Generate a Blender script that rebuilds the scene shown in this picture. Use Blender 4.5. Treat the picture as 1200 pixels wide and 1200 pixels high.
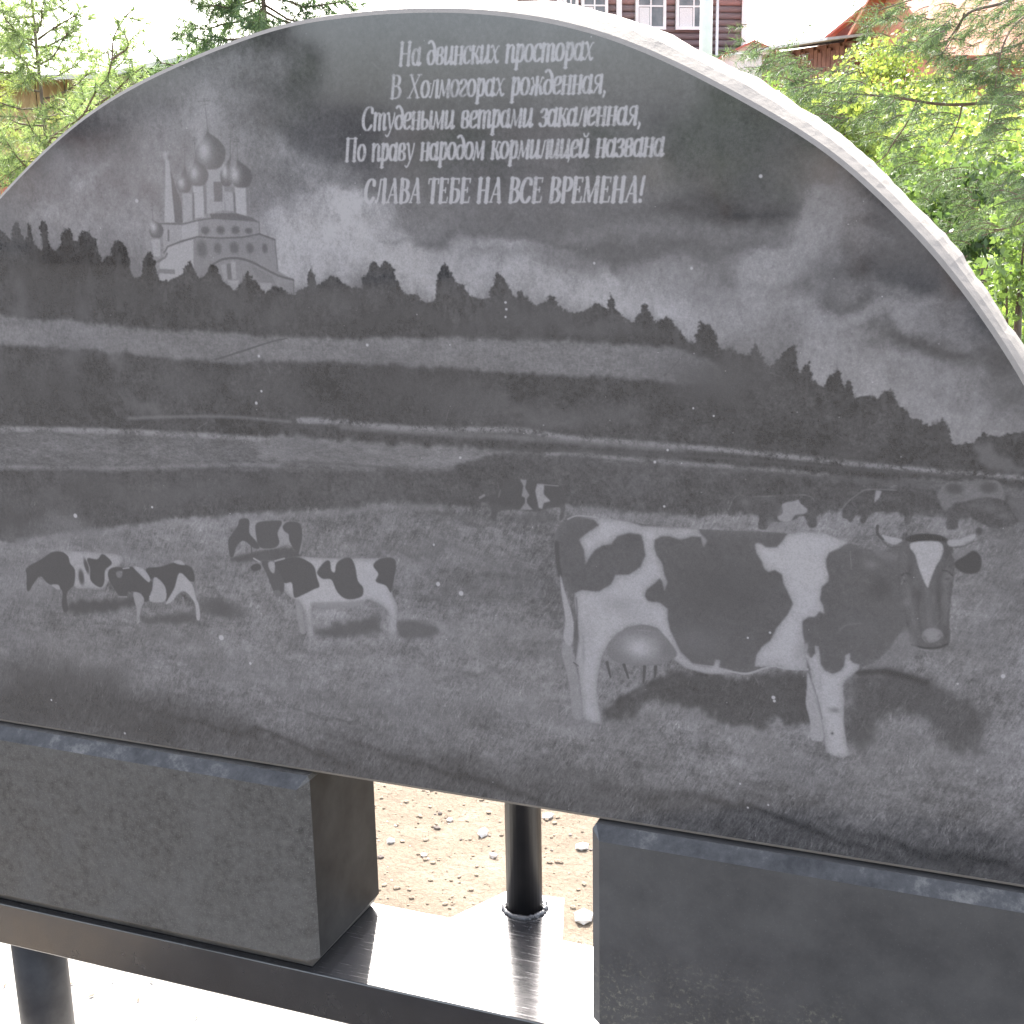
import bpy, bmesh, math, random
import numpy as np
from mathutils import Vector, Matrix

for _o in list(bpy.data.objects):
    bpy.data.objects.remove(_o, do_unlink=True)
scene = bpy.context.scene
COL = scene.collection

# ---------------------------------------------------------------- camera
_z = -np.array([116, 6100, 1602.0]); _z /= np.linalg.norm(_z)
_x = np.array([4200, 342, -1602.0]); _x -= (_x @ _z) * _z; _x /= np.linalg.norm(_x)
_y = np.cross(_z, _x)
_cm = np.array([_x, _y, _z])
cam_d = bpy.data.cameras.new('camera'); cam = bpy.data.objects.new('camera', cam_d); COL.objects.link(cam)
cam_d.sensor_width = 36.0; cam_d.lens = 36.0 * 1602.0 / 1200.0
cam_d.clip_start = 0.05; cam_d.clip_end = 2000
_m = Matrix([[_cm[r][0], -_cm[r][1], -_cm[r][2]] for r in range(3)]).to_4x4()
_m.translation = Vector((0.60421285, -1.52922362, 1.55))
cam.matrix_world = _m
scene.camera = cam

# ---------------------------------------------------------------- sky, sun, exposure
SUN_EL, SUN_AZ = math.radians(45), math.radians(-22)       # azimuth measured from +y (behind the slab) toward +x
world = bpy.data.worlds.new('World'); scene.world = world; world.use_nodes = True
wn = world.node_tree.nodes; wl = world.node_tree.links
sky = wn.new('ShaderNodeTexSky'); sky.sky_type = 'NISHITA'; sky.sun_disc = False
sky.sun_elevation = SUN_EL; sky.sun_rotation = SUN_AZ
sky.air_density = 1.0; sky.dust_density = 4.0; sky.ozone_density = 1.0
bg = wn['Background']; bg.inputs['Strength'].default_value = 0.15
hs = wn.new('ShaderNodeHueSaturation'); hs.inputs['Saturation'].default_value = .52          # thin white summer haze over the whole sky
wl.new(sky.outputs[0], hs.inputs['Color']); tint = wn.new('ShaderNodeMix'); tint.data_type = 'RGBA'; tint.blend_type = 'MULTIPLY'; tint.inputs[0].default_value = 1.0
tint.inputs[7].default_value = (.995, .995, 1.015, 1)                       # the phone's slightly violet white balance
wl.new(hs.outputs[0], tint.inputs[6]); wl.new(tint.outputs[2], bg.inputs['Color'])
sun_d = bpy.data.lights.new('sun', 'SUN'); sun_d.energy = 3.2; sun_d.angle = math.radians(0.6); sun_d.color = (1.0, .95, .87)
sun = bpy.data.objects.new('sun', sun_d); COL.objects.link(sun)
_sd = Vector((math.cos(SUN_EL) * math.sin(SUN_AZ), math.cos(SUN_EL) * math.cos(SUN_AZ), math.sin(SUN_EL)))
sun.rotation_euler = _sd.to_track_quat('Z', 'Y').to_euler(); sun.location = (0, 0, 12)
scene.view_settings.view_transform = 'Standard'; scene.view_settings.look = 'None'
scene.view_settings.gamma = 1.0; scene.view_settings.use_curve_mapping = False
scene.view_settings.exposure = 2.4
scene.cycles.max_bounces = 6; scene.cycles.transparent_max_bounces = 8
# ---------------------------------------------------------------- place geometry
# World: slab front face is the plane y=0, x runs along the slab, z is up, +y is behind the slab.
FPX = 1602.0
_Z = -np.array([116, 6100, 1602.0]); _Z /= np.linalg.norm(_Z)
_X = np.array([4200, 342, -1602.0]); _X -= (_X @ _Z) * _Z; _X /= np.linalg.norm(_X)
_Y = np.cross(_Z, _X)
CM = np.array([_X, _Y, _Z])            # world = CM @ camera(right, down, forward)
EYE = np.array([0.60421285, -1.52922362, 1.55])


def ray(px, py):
    d = np.array([px - 600.0, py - 600.0, FPX])
    return CM @ (d / np.linalg.norm(d))


def onY(px, py, y=0.0):
    r = ray(px, py); t = (y - EYE[1]) / r[1]
    return EYE + t * r


def onZ(px, py, z=0.0):
    r = ray(px, py); t = (z - EYE[2]) / r[2]
    return EYE + t * r
# ---------------------------------------------------------------- the engraving (drawn in slab coordinates)
RES = 0.0008
U0, U1, V0, V1 = -1.06, 0.78, 0.70, 1.74
CW, CH = int((U1 - U0) / RES), int((V1 - V0) / RES)
rng = np.random.default_rng(7)
_r2 = CM.T


def S(pts):
    """photo-measured points -> canvas coordinates of the slab face"""
    p = np.asarray(pts, float).reshape(-1, 2)
    d = np.c_[p[:, 0] - 600, p[:, 1] - 600, np.full(len(p), FPX)] @ CM.T
    t = -EYE[1] / d[:, 1]
    return np.c_[(EYE[0] + t * d[:, 0] - U0) / RES, (V1 - (EYE[2] + t * d[:, 2])) / RES]


def spect(beta, sx=1.0, sy=1.0, ang=0.0, lo=0.0, seed=0):
    """fractal noise, zero mean, unit deviation; sx, sy stretch it, ang turns it"""
    g = np.random.default_rng(seed)
    w = g.standard_normal((CH, CW)).astype(np.float32)
    fy = np.fft.fftfreq(CH)[:, None]; fx = np.fft.rfftfreq(CW)[None, :]
    c, s = math.cos(ang), math.sin(ang)
    kx = (fx * c + fy * s) * sx; ky = (-fx * s + fy * c) * sy
    k = np.sqrt(kx * kx + ky * ky) + 1e-5
    f = k ** (-beta)
    f[k < lo] = 0
    f[0, 0] = 0
    n = np.fft.irfft2(np.fft.rfft2(w) * f, s=(CH, CW)).astype(np.float32)
    return (n - n.mean()) / n.std()


def gnoise(lx, ly, ang=0.0, seed=0):
    """noise with a gaussian grain of lx by ly pixels, turned by ang"""
    g = np.random.default_rng(seed)
    w = g.standard_normal((CH, CW)).astype(np.float32)
    fy = np.fft.fftfreq(CH)[:, None]; fx = np.fft.rfftfreq(CW)[None, :]
    c, s = math.cos(ang), math.sin(ang)
    kx = (fx * c + fy * s) * lx; ky = (-fx * s + fy * c) * ly
    f = np.exp(-2 * np.pi ** 2 * (kx * kx + ky * ky) * 0.5)
    n = np.fft.irfft2(np.fft.rfft2(w) * f, s=(CH, CW)).astype(np.float32)
    return (n - n.mean()) / n.std()


def crom(P, closed=True, n=5):
    P = np.asarray(P, float)
    if len(P) < 3:
        return P
    if closed:
        Q = np.vstack([P[-1], P, P[0], P[1]])
    else:
        Q = np.vstack([2 * P[0] - P[1], P, 2 * P[-1] - P[-2]])
    out = []
    t = np.linspace(0, 1, n, endpoint=False)[:, None]
    for i in range(1, len(Q) - 2):
        a, b, c, d = Q[i - 1], Q[i], Q[i + 1], Q[i + 2]
        out.append(0.5 * ((2 * b) + (c - a) * t + (2 * a - 5 * b + 4 * c - d) * t * t + (3 * b - a - 3 * c + d) * t ** 3))
    out = np.vstack(out)
    if not closed:
        out = np.vstack([out, P[-1]])
    return out


def blur2(a, s):
    if s <= 0.3:
        return a
    r = int(math.ceil(3 * s)); x = np.arange(-r, r + 1)
    k = np.exp(-x * x / (2 * s * s)); k /= k.sum()
    h, w = a.shape
    p = np.pad(a, r, mode='edge')
    p = sum(kk * p[i:i + h] for i, kk in enumerate(k))
    return sum(kk * p[:, i:i + w] for i, kk in enumerate(k))


IMG = np.full((CH, CW), 90.0, np.float32)
JX = spect(1.1, lo=0.006, seed=11); JY = spect(1.1, lo=0.006, seed=12)      # shared raggedness
SX_, SY_ = spect(1.9, lo=0.0025, seed=13), spect(1.9, lo=0.0025, seed=14)      # soft billows for the clouds


def box(lo, hi, pad):
    x0 = max(0, int(lo[0] - pad)); x1 = min(CW, int(hi[0] + pad) + 1)
    y0 = max(0, int(lo[1] - pad)); y1 = min(CH, int(hi[1] + pad) + 1)
    return x0, x1, y0, y1


def poly_mask(P, x0, x1, y0, y1, jit=0.0):
    yy, xx = np.mgrid[y0:y1, x0:x1].astype(np.float32)
    if jit:
        xx = xx + jit * JX[y0:y1, x0:x1]; yy = yy + jit * JY[y0:y1, x0:x1]
    acc = np.zeros(xx.shape, np.float32)
    for ox, oy in ((-.25, -.25), (.25, -.25), (-.25, .25), (.25, .25)):
        ins = np.zeros(xx.shape, bool)
        X, Y = xx + ox, yy + oy
        a = P[-1]
        for b in P:
            if a[1] != b[1]:
                c = ((a[1] > Y) != (b[1] > Y))
                if c.any():
                    ins ^= c & (X < (b[0] - a[0]) * (Y - a[1]) / (b[1] - a[1]) + a[0])
            a = b
        acc += ins
    return acc / 4


def fill(pts, val, blur=0.8, op=1.0, smooth=True, jit=0.0, tex=None, rnd=0.0, rs=7.0):
    P = S(pts)
    if smooth:
        P = crom(P, True, 4)
    x0, x1, y0, y1 = box(P.min(0), P.max(0), 4 + 3 * blur + 3 * jit)
    if x1 <= x0 or y1 <= y0:
        return
    m0 = poly_mask(P, x0, x1, y0, y1, jit)
    m = blur2(m0, blur) * op
    v = val if tex is None else val + tex[y0:y1, x0:x1]
    if rnd:
        v = v - rnd * np.clip(1 - blur2(m0, rs), 0, 1) * 2
    IMG[y0:y1, x0:x1] = IMG[y0:y1, x0:x1] * (1 - m) + v * m


def blob(cx, cy, rx, ry, val, op=1.0, ang=0.0, hard=1.0, jit=0.0):
    c = S([(cx, cy)])[0]
    sc = np.linalg.norm(S([(cx + 5, cy)])[0] - S([(cx - 5, cy)])[0]) / 10
    rx, ry = rx * sc, ry * sc
    R = max(rx, ry) * 2.2 + 3 * jit
    x0, x1, y0, y1 = box(c - R, c + R, 2)
    if x1 <= x0 or y1 <= y0:
        return
    yy, xx = np.mgrid[y0:y1, x0:x1].astype(np.float32)
    if jit:
        xx = xx + jit * SX_[y0:y1, x0:x1]; yy = yy + jit * SY_[y0:y1, x0:x1]
    ca, sa = math.cos(math.radians(ang)), math.sin(math.radians(ang))
    dx, dy = xx - c[0], yy - c[1]
    u = (dx * ca + dy * sa) / rx; v = (-dx * sa + dy * ca) / ry
    d = np.sqrt(u * u + v * v)
    m = np.exp(-(d ** (2 * hard)) * 0.9) * op
    IMG[y0:y1, x0:x1] = IMG[y0:y1, x0:x1] * (1 - m) + val * m


def puff(edge, depth, val, op=.9, sharp=3.0, jit=9.0):
    """a cloud bank: crisp along the edge (drawn left to right, light side below it), fading away over depth"""
    P = crom(S(edge), False, 4)
    x0, x1, y0, y1 = box(P.min(0), P.max(0), depth * 3.2)
    if x1 <= x0 or y1 <= y0:
        return
    yy, xx = np.mgrid[y0:y1, x0:x1].astype(np.float32)
    fx = JX[y0:y1, x0:x1] * 2.2 + SX_[y0:y1, x0:x1] * jit; fy = JY[y0:y1, x0:x1] * 2.2 + SY_[y0:y1, x0:x1] * jit
    xx = xx + fx; yy = yy + fy
    best = np.full(xx.shape, 1e9, np.float32); sg = np.zeros(xx.shape, np.float32); tt = np.zeros(xx.shape, np.float32)
    for i in range(len(P) - 1):
        a, b = P[i], P[i + 1]; d = b - a; L = d @ d + 1e-9
        t = np.clip(((xx - a[0]) * d[0] + (yy - a[1]) * d[1]) / L, 0, 1)
        q = np.hypot(xx - a[0] - t * d[0], yy - a[1] - t * d[1])
        c = d[0] * (yy - a[1]) - d[1] * (xx - a[0])
        k = q < best
        best = np.where(k, q, best); sg = np.where(k, np.sign(c), sg); tt = np.where(k, (i + t) / (len(P) - 1), tt)
    sd = best * sg
    m = 1 / (1 + np.exp(-np.clip(sd / sharp, -30, 30))) * np.exp(-np.maximum(sd, 0) / depth) * np.clip(np.sin(np.pi * np.clip(tt * .94 + .03, 0, 1)) * 1.6, 0, 1) * op
    IMG[y0:y1, x0:x1] = IMG[y0:y1, x0:x1] * (1 - m) + val * m


def seg_alpha(P, W, x0, x1, y0, y1):
    yy, xx = np.mgrid[y0:y1, x0:x1].astype(np.float32)
    best = np.full(xx.shape, 1e9, np.float32)
    for i in range(len(P) - 1):
        a, b = P[i], P[i + 1]
        d = b - a; L = d @ d + 1e-9
        t = np.clip(((xx - a[0]) * d[0] + (yy - a[1]) * d[1]) / L, 0, 1)
        w = W[i] + (W[i + 1] - W[i]) * t
        q = np.hypot(xx - a[0] - t * d[0], yy - a[1] - t * d[1]) - w / 2
        best = np.minimum(best, q)
    return np.clip(0.5 - best, 0, 1)


def stroke(pts, w, val, op=1.0, blur=0.5, smooth=True, ragged=0.0):
    P = S(pts)
    W = np.linspace(w[0], w[1], len(P)) if isinstance(w, tuple) else np.full(len(P), float(w))
    W = W * 1.25
    if smooth and len(P) > 2:
        n = 4
        Q = crom(P, False, n)
        W = np.interp(np.linspace(0, len(P) - 1, len(Q)), np.arange(len(P)), W)
        P = Q
    x0, x1, y0, y1 = box(P.min(0), P.max(0), W.max() + 3 + 3 * blur)
    if x1 <= x0 or y1 <= y0:
        return
    m = blur2(seg_alpha(P, W, x0, x1, y0, y1), blur) * op
    if ragged:
        m = m * np.clip(1 - ragged * .5 + ragged * .45 * JX[y0:y1, x0:x1], 0, 1)
    IMG[y0:y1, x0:x1] = IMG[y0:y1, x0:x1] * (1 - m) + val * m


def paint_sky():
    global IMG
    vv = np.arange(CH)[:, None] * np.ones((1, CW)); uu = np.ones((CH, 1)) * np.arange(CW)[None, :]
    f = spect(1.55, 1.0, 1.9, 0.1, seed=3); f2 = spect(1.3, 1.0, 1.4, -0.25, seed=4)
    g = np.clip(vv / 560.0, 0, 1)
    IMG[:] = (92 + 46 * g ** 1.6).astype(np.float32)
    j = 16
    B = blob
    # left part
    for a in ((60, 200, 60, 30, 96, .8), (130, 250, 110, 40, 142, .8), (110, 215, 45, 22, 150, .7), (235, 150, 90, 55, 150, .75),
              (30, 250, 40, 30, 132, .8), (160, 225, 60, 16, 118, .7), (250, 250, 70, 60, 148, .7), (335, 150, 50, 14, 108, .7),
              (322, 212, 40, 18, 122, .7), (285, 65, 60, 22, 128, .7), (100, 135, 60, 20, 122, .5),
              (350, 190, 40, 14, 140, .6), (395, 270, 52, 36, 166, .9), (345, 300, 45, 34, 162, .8), (425, 300, 60, 26, 150, .8),
              (370, 245, 26, 13, 168, .7), (420, 240, 30, 10, 150, .6), (460, 270, 30, 14, 128, .6)):
        B(*a[:5], op=a[5], jit=j)
    # below the text
    for a in ((560, 262, 150, 18, 112, .7, 2), (500, 277, 60, 5, 96, .7, 0), (640, 255, 80, 12, 104, .6, 0), (590, 287, 70, 9, 138, .8, -8),
              (480, 300, 90, 16, 138, .8, 0), (560, 303, 40, 4, 112, .8, -10), (690, 284, 90, 9, 100, .8, 8), (560, 330, 150, 22, 146, .8, 3),
              (640, 330, 60, 12, 146, .7, 0), (700, 325, 50, 12, 122, .6, 8), (722, 325, 13, 13, 150, .8, 0), (700, 350, 80, 16, 146, .8, 15),
              (780, 300, 90, 12, 98, .8, -4), (760, 375, 70, 22, 144, .8, 25), (850, 316, 46, 14, 100, .8, -10),
              (790, 335, 60, 14, 126, .7, 15)):
        B(*a[:5], op=a[5], ang=a[6], jit=j)
    # right part
    for a in ((850, 175, 60, 40, 100, .6, 20), (840, 240, 90, 18, 84, .8, 0), (900, 228, 60, 5, 106, .7, 8), (880, 268, 70, 6, 114, .8, 5),
              (930, 300, 80, 34, 136, .9, -22), (975, 262, 50, 26, 128, .8, -30), (880, 345, 55, 30, 142, .8, -35), (900, 305, 40, 18, 140, .7, -20),
              (1015, 322, 74, 20, 96, .9, -14), (985, 285, 34, 9, 134, .8, -35), (1040, 290, 40, 30, 96, .7, 30), (925, 352, 70, 7, 112, .8, 0),
              (1020, 360, 86, 9, 104, .8, -6), (1060, 372, 60, 14, 128, .8, -22), (960, 385, 100, 12, 140, .8, 0), (930, 400, 70, 10, 132, .7, 5),
              (1070, 398, 70, 8, 92, .8, 6), (1000, 410, 60, 10, 126, .7, 8), (1020, 440, 70, 18, 140, .8, 22), (1090, 450, 60, 26, 134, .8, 30),
              (1140, 420, 70, 14, 100, .7, 14), (1120, 490, 36, 14, 140, .8, 30), (1180, 470, 60, 30, 100, .7, 30), (1175, 492, 30, 6, 124, .7, -20),
              (1180, 400, 50, 40, 80, .8, 50), (1085, 245, 110, 34, 78, .8, 44), (960, 160, 90, 26, 84, .8, 32), (1150, 330, 80, 24, 78, .8, 52)):
        B(*a[:5], op=a[5], ang=a[6], jit=j)
    IMG += f * 4 + f2 * 2
    IMG[:] = 112 + (IMG - 112) * 1.28
    for e, d, v, o in (([(347, 234), (353, 221), (367, 213), (383, 217), (402, 221), (424, 236)], 50, 172, .85), ([(300, 255), (322, 247), (333, 253), (347, 236)], 46, 170, .8),
                       ([(83, 209), (98, 203), (117, 215), (134, 230)], 34, 154, .7), ([(20, 262), (40, 246), (66, 240), (92, 256)], 34, 152, .7), ([(168, 210), (200, 196), (240, 204), (262, 214)], 60, 154, .35),
                       ([(405, 262), (430, 254), (462, 262), (498, 282)], 34, 156, .7), ([(470, 300), (520, 296), (560, 300), (585, 292), (602, 282), (622, 286), (640, 296)], 26, 150, .8),
                       ([(540, 322), (600, 314), (660, 320), (706, 330), (716, 318), (726, 318), (738, 330), (780, 348)], 40, 154, .75), ([(640, 350), (700, 350), (760, 366), (812, 386)], 26, 158, .6),
                       ([(838, 372), (852, 345), (868, 318), (890, 296), (915, 280), (936, 246), (950, 232), (975, 224), (1000, 230)], 60, 146, .8), ([(858, 336), (880, 300), (905, 288)], 40, 152, .5),
                       ([(996, 300), (1002, 284), (1016, 276), (1032, 280), (1046, 296)], 18, 138, .7), ([(905, 388), (950, 376), (1000, 372), (1050, 356), (1078, 346), (1092, 350)], 26, 150, .8),
                       ([(1045, 350), (1066, 346), (1084, 342), (1100, 350)], 16, 142, .7), ([(930, 410), (980, 404), (1030, 412), (1080, 420), (1110, 440)], 30, 150, .7),
                       ([(1040, 452), (1080, 440), (1110, 452), (1130, 476)], 34, 150, .7), ([(930, 200), (955, 196), (985, 206), (1010, 220)], 24, 116, .6), ([(832, 262), (870, 258), (912, 270), (930, 268)], 10, 112, .7),
                       ([(805, 228), (850, 222), (900, 222), (930, 232)], 8, 106, .7), ([(1120, 330), (1150, 340), (1168, 360)], 14, 108, .6), ([(840, 150), (870, 132), (900, 140), (930, 160)], 40, 112, .5)):
        puff(e, d, v, o, 3.2 if v > 130 else 5)
    for e, d, v, o in (([(832, 300), (790, 306), (730, 300), (690, 290)], 8, 92, .6), ([(930, 255), (880, 250), (830, 252)], 14, 84, .8), ([(930, 290), (880, 286), (820, 290)], 9, 88, .7),
                       ([(1010, 400), (1060, 398), (1100, 405), (1130, 412)], 8, 84, .8), ([(1000, 312), (1030, 300), (1060, 306), (1078, 322), (1070, 338)], 24, 92, .7), ([(950, 370), (1000, 358), (1040, 352)], 7, 92, .7),
                       ([(500, 276), (560, 274), (600, 278)], 6, 98, .7), ([(540, 306), (580, 300), (600, 297)], 5, 112, .7), ([(300, 160), (340, 150), (380, 158)], 14, 104, .6)):
        puff(e, d, v, o, 5)
    bil = np.abs(spect(1.25, 1.0, 1.5, .15, lo=.0018, seed=16)); bil2 = np.abs(spect(1.15, 1.0, 1.3, -.3, lo=.005, seed=17))
    wgt = np.clip((IMG - 96) / 50, 0, 1)
    IMG += ((1 - bil) * 7.0 + (1 - bil2) * 4.0 - 2.5) * wgt
    # the drawn sky is darker toward the right of the forest edge
    uu = np.arange(CW)[None, :] / CW
    IMG[:] = 88 + (IMG - 88) * (1 - .20 * np.clip((uu - .62) / .25, 0, 1))
    IMG += gnoise(2.2, 2.2, seed=8) * 1.6


SKYLINE = [(-60, 262), (-30, 275), (-12, 262), (0, 268), (5, 272), (12, 282), (14, 268), (17, 261), (21, 262), (24, 272), (29, 283), (32, 280), (31, 264), (33, 259),
           (36, 262), (38, 275), (40, 288), (46, 292), (49, 294), (48, 272), (46, 264), (50, 257), (53, 258), (56, 268), (55, 276), (58, 284), (63, 292),
           (67, 294), (70, 285), (71, 273), (75, 269), (81, 268), (84, 275), (86, 282), (91, 284), (92, 275), (97, 271), (103, 271), (107, 276),
           (112, 282), (114, 290), (117, 298), (120, 307), (123, 303), (129, 300), (131, 290), (134, 285), (139, 283), (143, 286), (148, 294),
           (151, 305), (153, 319), (160, 325), (165, 322), (168, 308), (170, 300), (173, 294), (177, 300), (183, 307), (187, 322), (190, 330),
           (200, 328), (212, 322), (218, 310), (220, 303), (224, 308), (229, 317), (233, 325), (238, 322), (243, 311), (246, 309), (252, 312),
           (257, 322), (262, 330), (268, 336), (275, 341), (280, 337), (285, 326), (290, 319), (295, 325), (300, 331), (306, 338), (312, 345),
           (317, 338), (323, 336), (331, 338), (336, 343), (345, 345), (351, 338), (356, 340), (360, 335), (361, 320), (364, 311), (368, 320),
           (371, 334), (380, 332), (389, 323), (398, 330), (410, 337), (422, 338), (422, 326), (430, 322), (435, 310), (438, 308), (445, 313),
           (449, 309), (452, 306), (456, 313), (462, 316), (464, 325), (470, 338), (475, 344), (485, 343), (491, 343), (493, 350), (500, 352),
           (510, 350), (510, 328), (515, 319), (521, 308), (527, 318), (533, 330), (537, 335), (544, 331), (545, 340), (555, 348), (563, 352),
           (573, 349), (577, 336), (578, 328), (584, 318), (590, 325), (594, 330), (597, 338), (600, 346), (605, 350), (607, 344), (611, 341),
           (615, 348), (622, 355), (630, 358), (640, 355), (642, 346), (645, 344), (650, 349), (655, 357), (662, 364), (672, 368), (685, 365),
           (690, 362), (697, 355), (702, 354), (706, 361), (710, 366), (711, 355), (715, 342), (720, 350), (721, 362), (727, 369), (733, 375),
           (744, 376), (750, 362), (756, 353), (761, 365), (765, 377), (772, 378), (780, 372), (787, 376), (793, 383), (800, 388), (806, 400),
           (815, 401), (818, 390), (824, 372), (830, 380), (836, 381), (840, 395), (845, 408), (852, 408), (856, 404), (861, 413), (870, 417),
           (878, 416), (884, 402), (887, 405), (890, 416), (900, 431), (904, 428), (912, 420), (920, 412), (926, 407), (932, 405), (934, 425),
           (937, 437), (942, 430), (947, 422), (950, 435), (950, 445), (965, 453), (970, 448), (976, 438), (982, 432), (986, 433), (986, 450),
           (990, 457), (993, 448), (997, 447), (1000, 467), (1010, 463), (1022, 464), (1027, 470), (1033, 460), (1038, 457), (1045, 456),
           (1046, 462), (1050, 475), (1060, 480), (1068, 490), (1080, 493), (1092, 497), (1100, 492), (1105, 489), (1110, 500), (1113, 514),
           (1120, 518), (1130, 517), (1140, 515), (1145, 512), (1150, 509), (1157, 514), (1170, 513), (1185, 509), (1200, 507), (1260, 500),
           (1330, 498)]


def paint_land():
    N1 = spect(1.0, lo=0.003, seed=21); N2 = gnoise(1.6, 2.2, seed=22); N3 = spect(0.9, 2.5, 1.0, 0, lo=0.002, seed=23)
    # everything under the skyline starts dark
    fill(SKYLINE + [(1330, 1120), (-60, 900)], 88, smooth=False, blur=0.7, jit=1.9, tex=N1 * 4.5 + N2 * 1.5)
    # single conifers inside the forest mass, with ragged skirts
    q = np.random.default_rng(77)
    sk = np.array(SKYLINE)
    for k in range(210):
        x = q.uniform(-50, 1110); ys = np.interp(x, sk[:, 0], sk[:, 1]); yb = np.interp(x, [0, 200, 500, 800, 1000, 1150], [370, 385, 395, 420, 480, 530])
        if yb - ys < 14: continue
        y1 = ys + q.uniform(.25, 1.0) * (yb - ys); h = q.uniform(16, 34) * (1 if x < 860 else .8); w = h * q.uniform(.18, .3)
        y1 = max(y1, ys + h * .8)
        P = [(x, y1 - h)]
        L = []; Rr = []
        for j in range(1, 6):
            f = j / 5
            L.append((x - w * f * q.uniform(.8, 1.2), y1 - h * (1 - f))); Rr.append((x + w * f * q.uniform(.8, 1.2), y1 - h * (1 - f)))
            L.append((x - w * f * .62, y1 - h * (1 - f) - h * .03)); Rr.append((x + w * f * .62, y1 - h * (1 - f) - h * .03))
        fill(P + Rr + L[::-1], q.choice([80, 84, 98, 102]), smooth=False, blur=.8, jit=1.0, op=.45)
    for a in ((35, 345, 12, 22, 112), (90, 355, 12, 16, 104), (260, 350, 30, 14, 98), (330, 365, 30, 14, 100), (400, 350, 40, 12, 102), (620, 372, 60, 10, 100),
              (700, 385, 70, 8, 102), (850, 430, 30, 12, 104), (540, 380, 70, 10, 96), (150, 345, 40, 20, 90), (60, 320, 40, 20, 90), (450, 380, 60, 10, 90)):
        blob(*a, op=.7, jit=12)
    # pale field under the forest
    top = [(-60, 366), (0, 370), (80, 375), (130, 381), (200, 386), (300, 393), (400, 395), (500, 395), (600, 397), (700, 401), (780, 405), (840, 425)]
    bot = [(850, 452), (780, 446), (700, 440), (600, 436), (500, 430), (400, 424), (265, 424), (180, 418), (100, 408), (0, 404), (-60, 400)]
    fill(top + bot, 121, smooth=False, blur=2.2, jit=2.2, tex=N1 * 3 + N2 * 2 + N3 * 3)
    blob(840, 440, 60, 26, 97, op=.9, jit=10)
    stroke([(252, 421), (262, 418), (290, 409), (318, 400), (336, 396)], (3, 1.5), 96, op=.8)
    stroke([(778, 440), (790, 428), (802, 414)], 1.6, 100, op=.6)
    # dark band
    for a in ((70, 440, 12, 20, 112), (130, 435, 8, 20, 118), (15, 430, 10, 20, 112), (230, 450, 40, 22, 98), (560, 470, 90, 16, 104), (180, 480, 20, 8, 118),
              (640, 480, 50, 10, 112), (470, 460, 60, 20, 92), (330, 455, 40, 20, 96), (720, 490, 40, 14, 104), (40, 460, 50, 20, 86)):
        blob(*a, op=.6, jit=14)
    # bright field margins
    fill([(-60, 498), (0, 500), (100, 502), (200, 505), (300, 511), (400, 516), (480, 522), (640, 528), (700, 530), (820, 541), (980, 556), (1100, 563), (1200, 572), (1300, 580),
          (1300, 640), (1000, 620), (660, 620), (560, 560), (300, 552), (0, 552), (-60, 550)], 108, smooth=False, blur=1.5, jit=2, tex=N3 * 6 + N1 * 2)
    bl = dict(op=.95, blur=1.9, ragged=.8)
    stroke([(-60, 500), (0, 502), (100, 504), (200, 508), (300, 514), (400, 518)], (8, 6), 142, **bl)
    stroke([(150, 490), (200, 488), (270, 488), (340, 494)], 4, 122, op=.7, blur=1.6)
    stroke([(350, 492), (400, 494), (430, 498), (500, 503), (560, 503), (610, 504), (660, 512), (720, 517), (800, 523), (900, 532), (1000, 543), (1100, 552), (1200, 559), (1300, 566)], (8, 5.5), 140, **bl)
    stroke([(400, 500), (520, 508), (600, 512), (700, 519), (800, 526)], 7, 126, op=.6, blur=2.5)
    stroke([(-60, 545), (0, 546), (100, 548), (200, 546), (280, 544), (340, 546)], 5, 130, op=.9, blur=1.8, ragged=.8)
    fill([(330, 512), (420, 518), (520, 523), (590, 528), (560, 540), (520, 548), (440, 548), (340, 540), (300, 536)], 122, blur=2.5, jit=4, tex=N3 * 5)
    stroke([(340, 540), (420, 545), (480, 551)], 3, 100, op=.6, blur=1.2)
    stroke([(640, 531), (750, 538), (800, 543), (880, 549), (968, 556)], 5, 132, op=.9, blur=1.6, ragged=.8)
    stroke([(580, 526), (700, 529), (840, 536), (1000, 549), (1150, 560)], 3, 98, op=.7, blur=1.4)
    stroke([(820, 548), (900, 556), (1000, 562), (1100, 566)], 4, 98, op=.7, blur=2)
    # dark ploughed field with its mound
    fill([(-60, 552), (0, 553), (120, 554), (250, 549), (400, 553), (500, 552), (550, 540), (600, 530), (650, 534), (720, 541), (860, 553), (960, 560), (1080, 570), (1200, 585), (1300, 596),
          (1300, 628), (1100, 606), (900, 606), (760, 612), (640, 606), (560, 600), (450, 600), (300, 604), (200, 612), (100, 624), (0, 636), (-60, 640)],
         95, blur=2, jit=3, tex=N1 * 4 + N2 * 1.5)
    for a in ((60, 600, 40, 12, 106), (150, 570, 60, 10, 102), (220, 575, 40, 12, 103), (110, 580, 30, 20, 90), (30, 615, 50, 10, 86), (300, 575, 60, 10, 100), (1000, 520, 40, 12, 96)):
        blob(*a, op=.6, jit=14)
    fill([(1135, 520), (1150, 522), (1175, 535), (1205, 553), (1195, 558), (1165, 552), (1150, 538)], 112, blur=2, jit=3, op=.8)
    # meadow
    grass = gnoise(1.1, 4.5, 0.5, seed=31); tuft = spect(1.0, 1.0, 1.0, 0, lo=0.004, seed=32); rows = spect(1.25, 3.2, 1.0, -0.03, lo=0.002, seed=33)
    me = [(-60, 640), (0, 635), (60, 628), (120, 621), (200, 610), (300, 601), (380, 598), (450, 591), (540, 592), (600, 596), (670, 592), (740, 600), (800, 605), (860, 602), (950, 600),
          (1050, 604), (1150, 608), (1300, 622), (1300, 1120), (-60, 900)]
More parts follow.
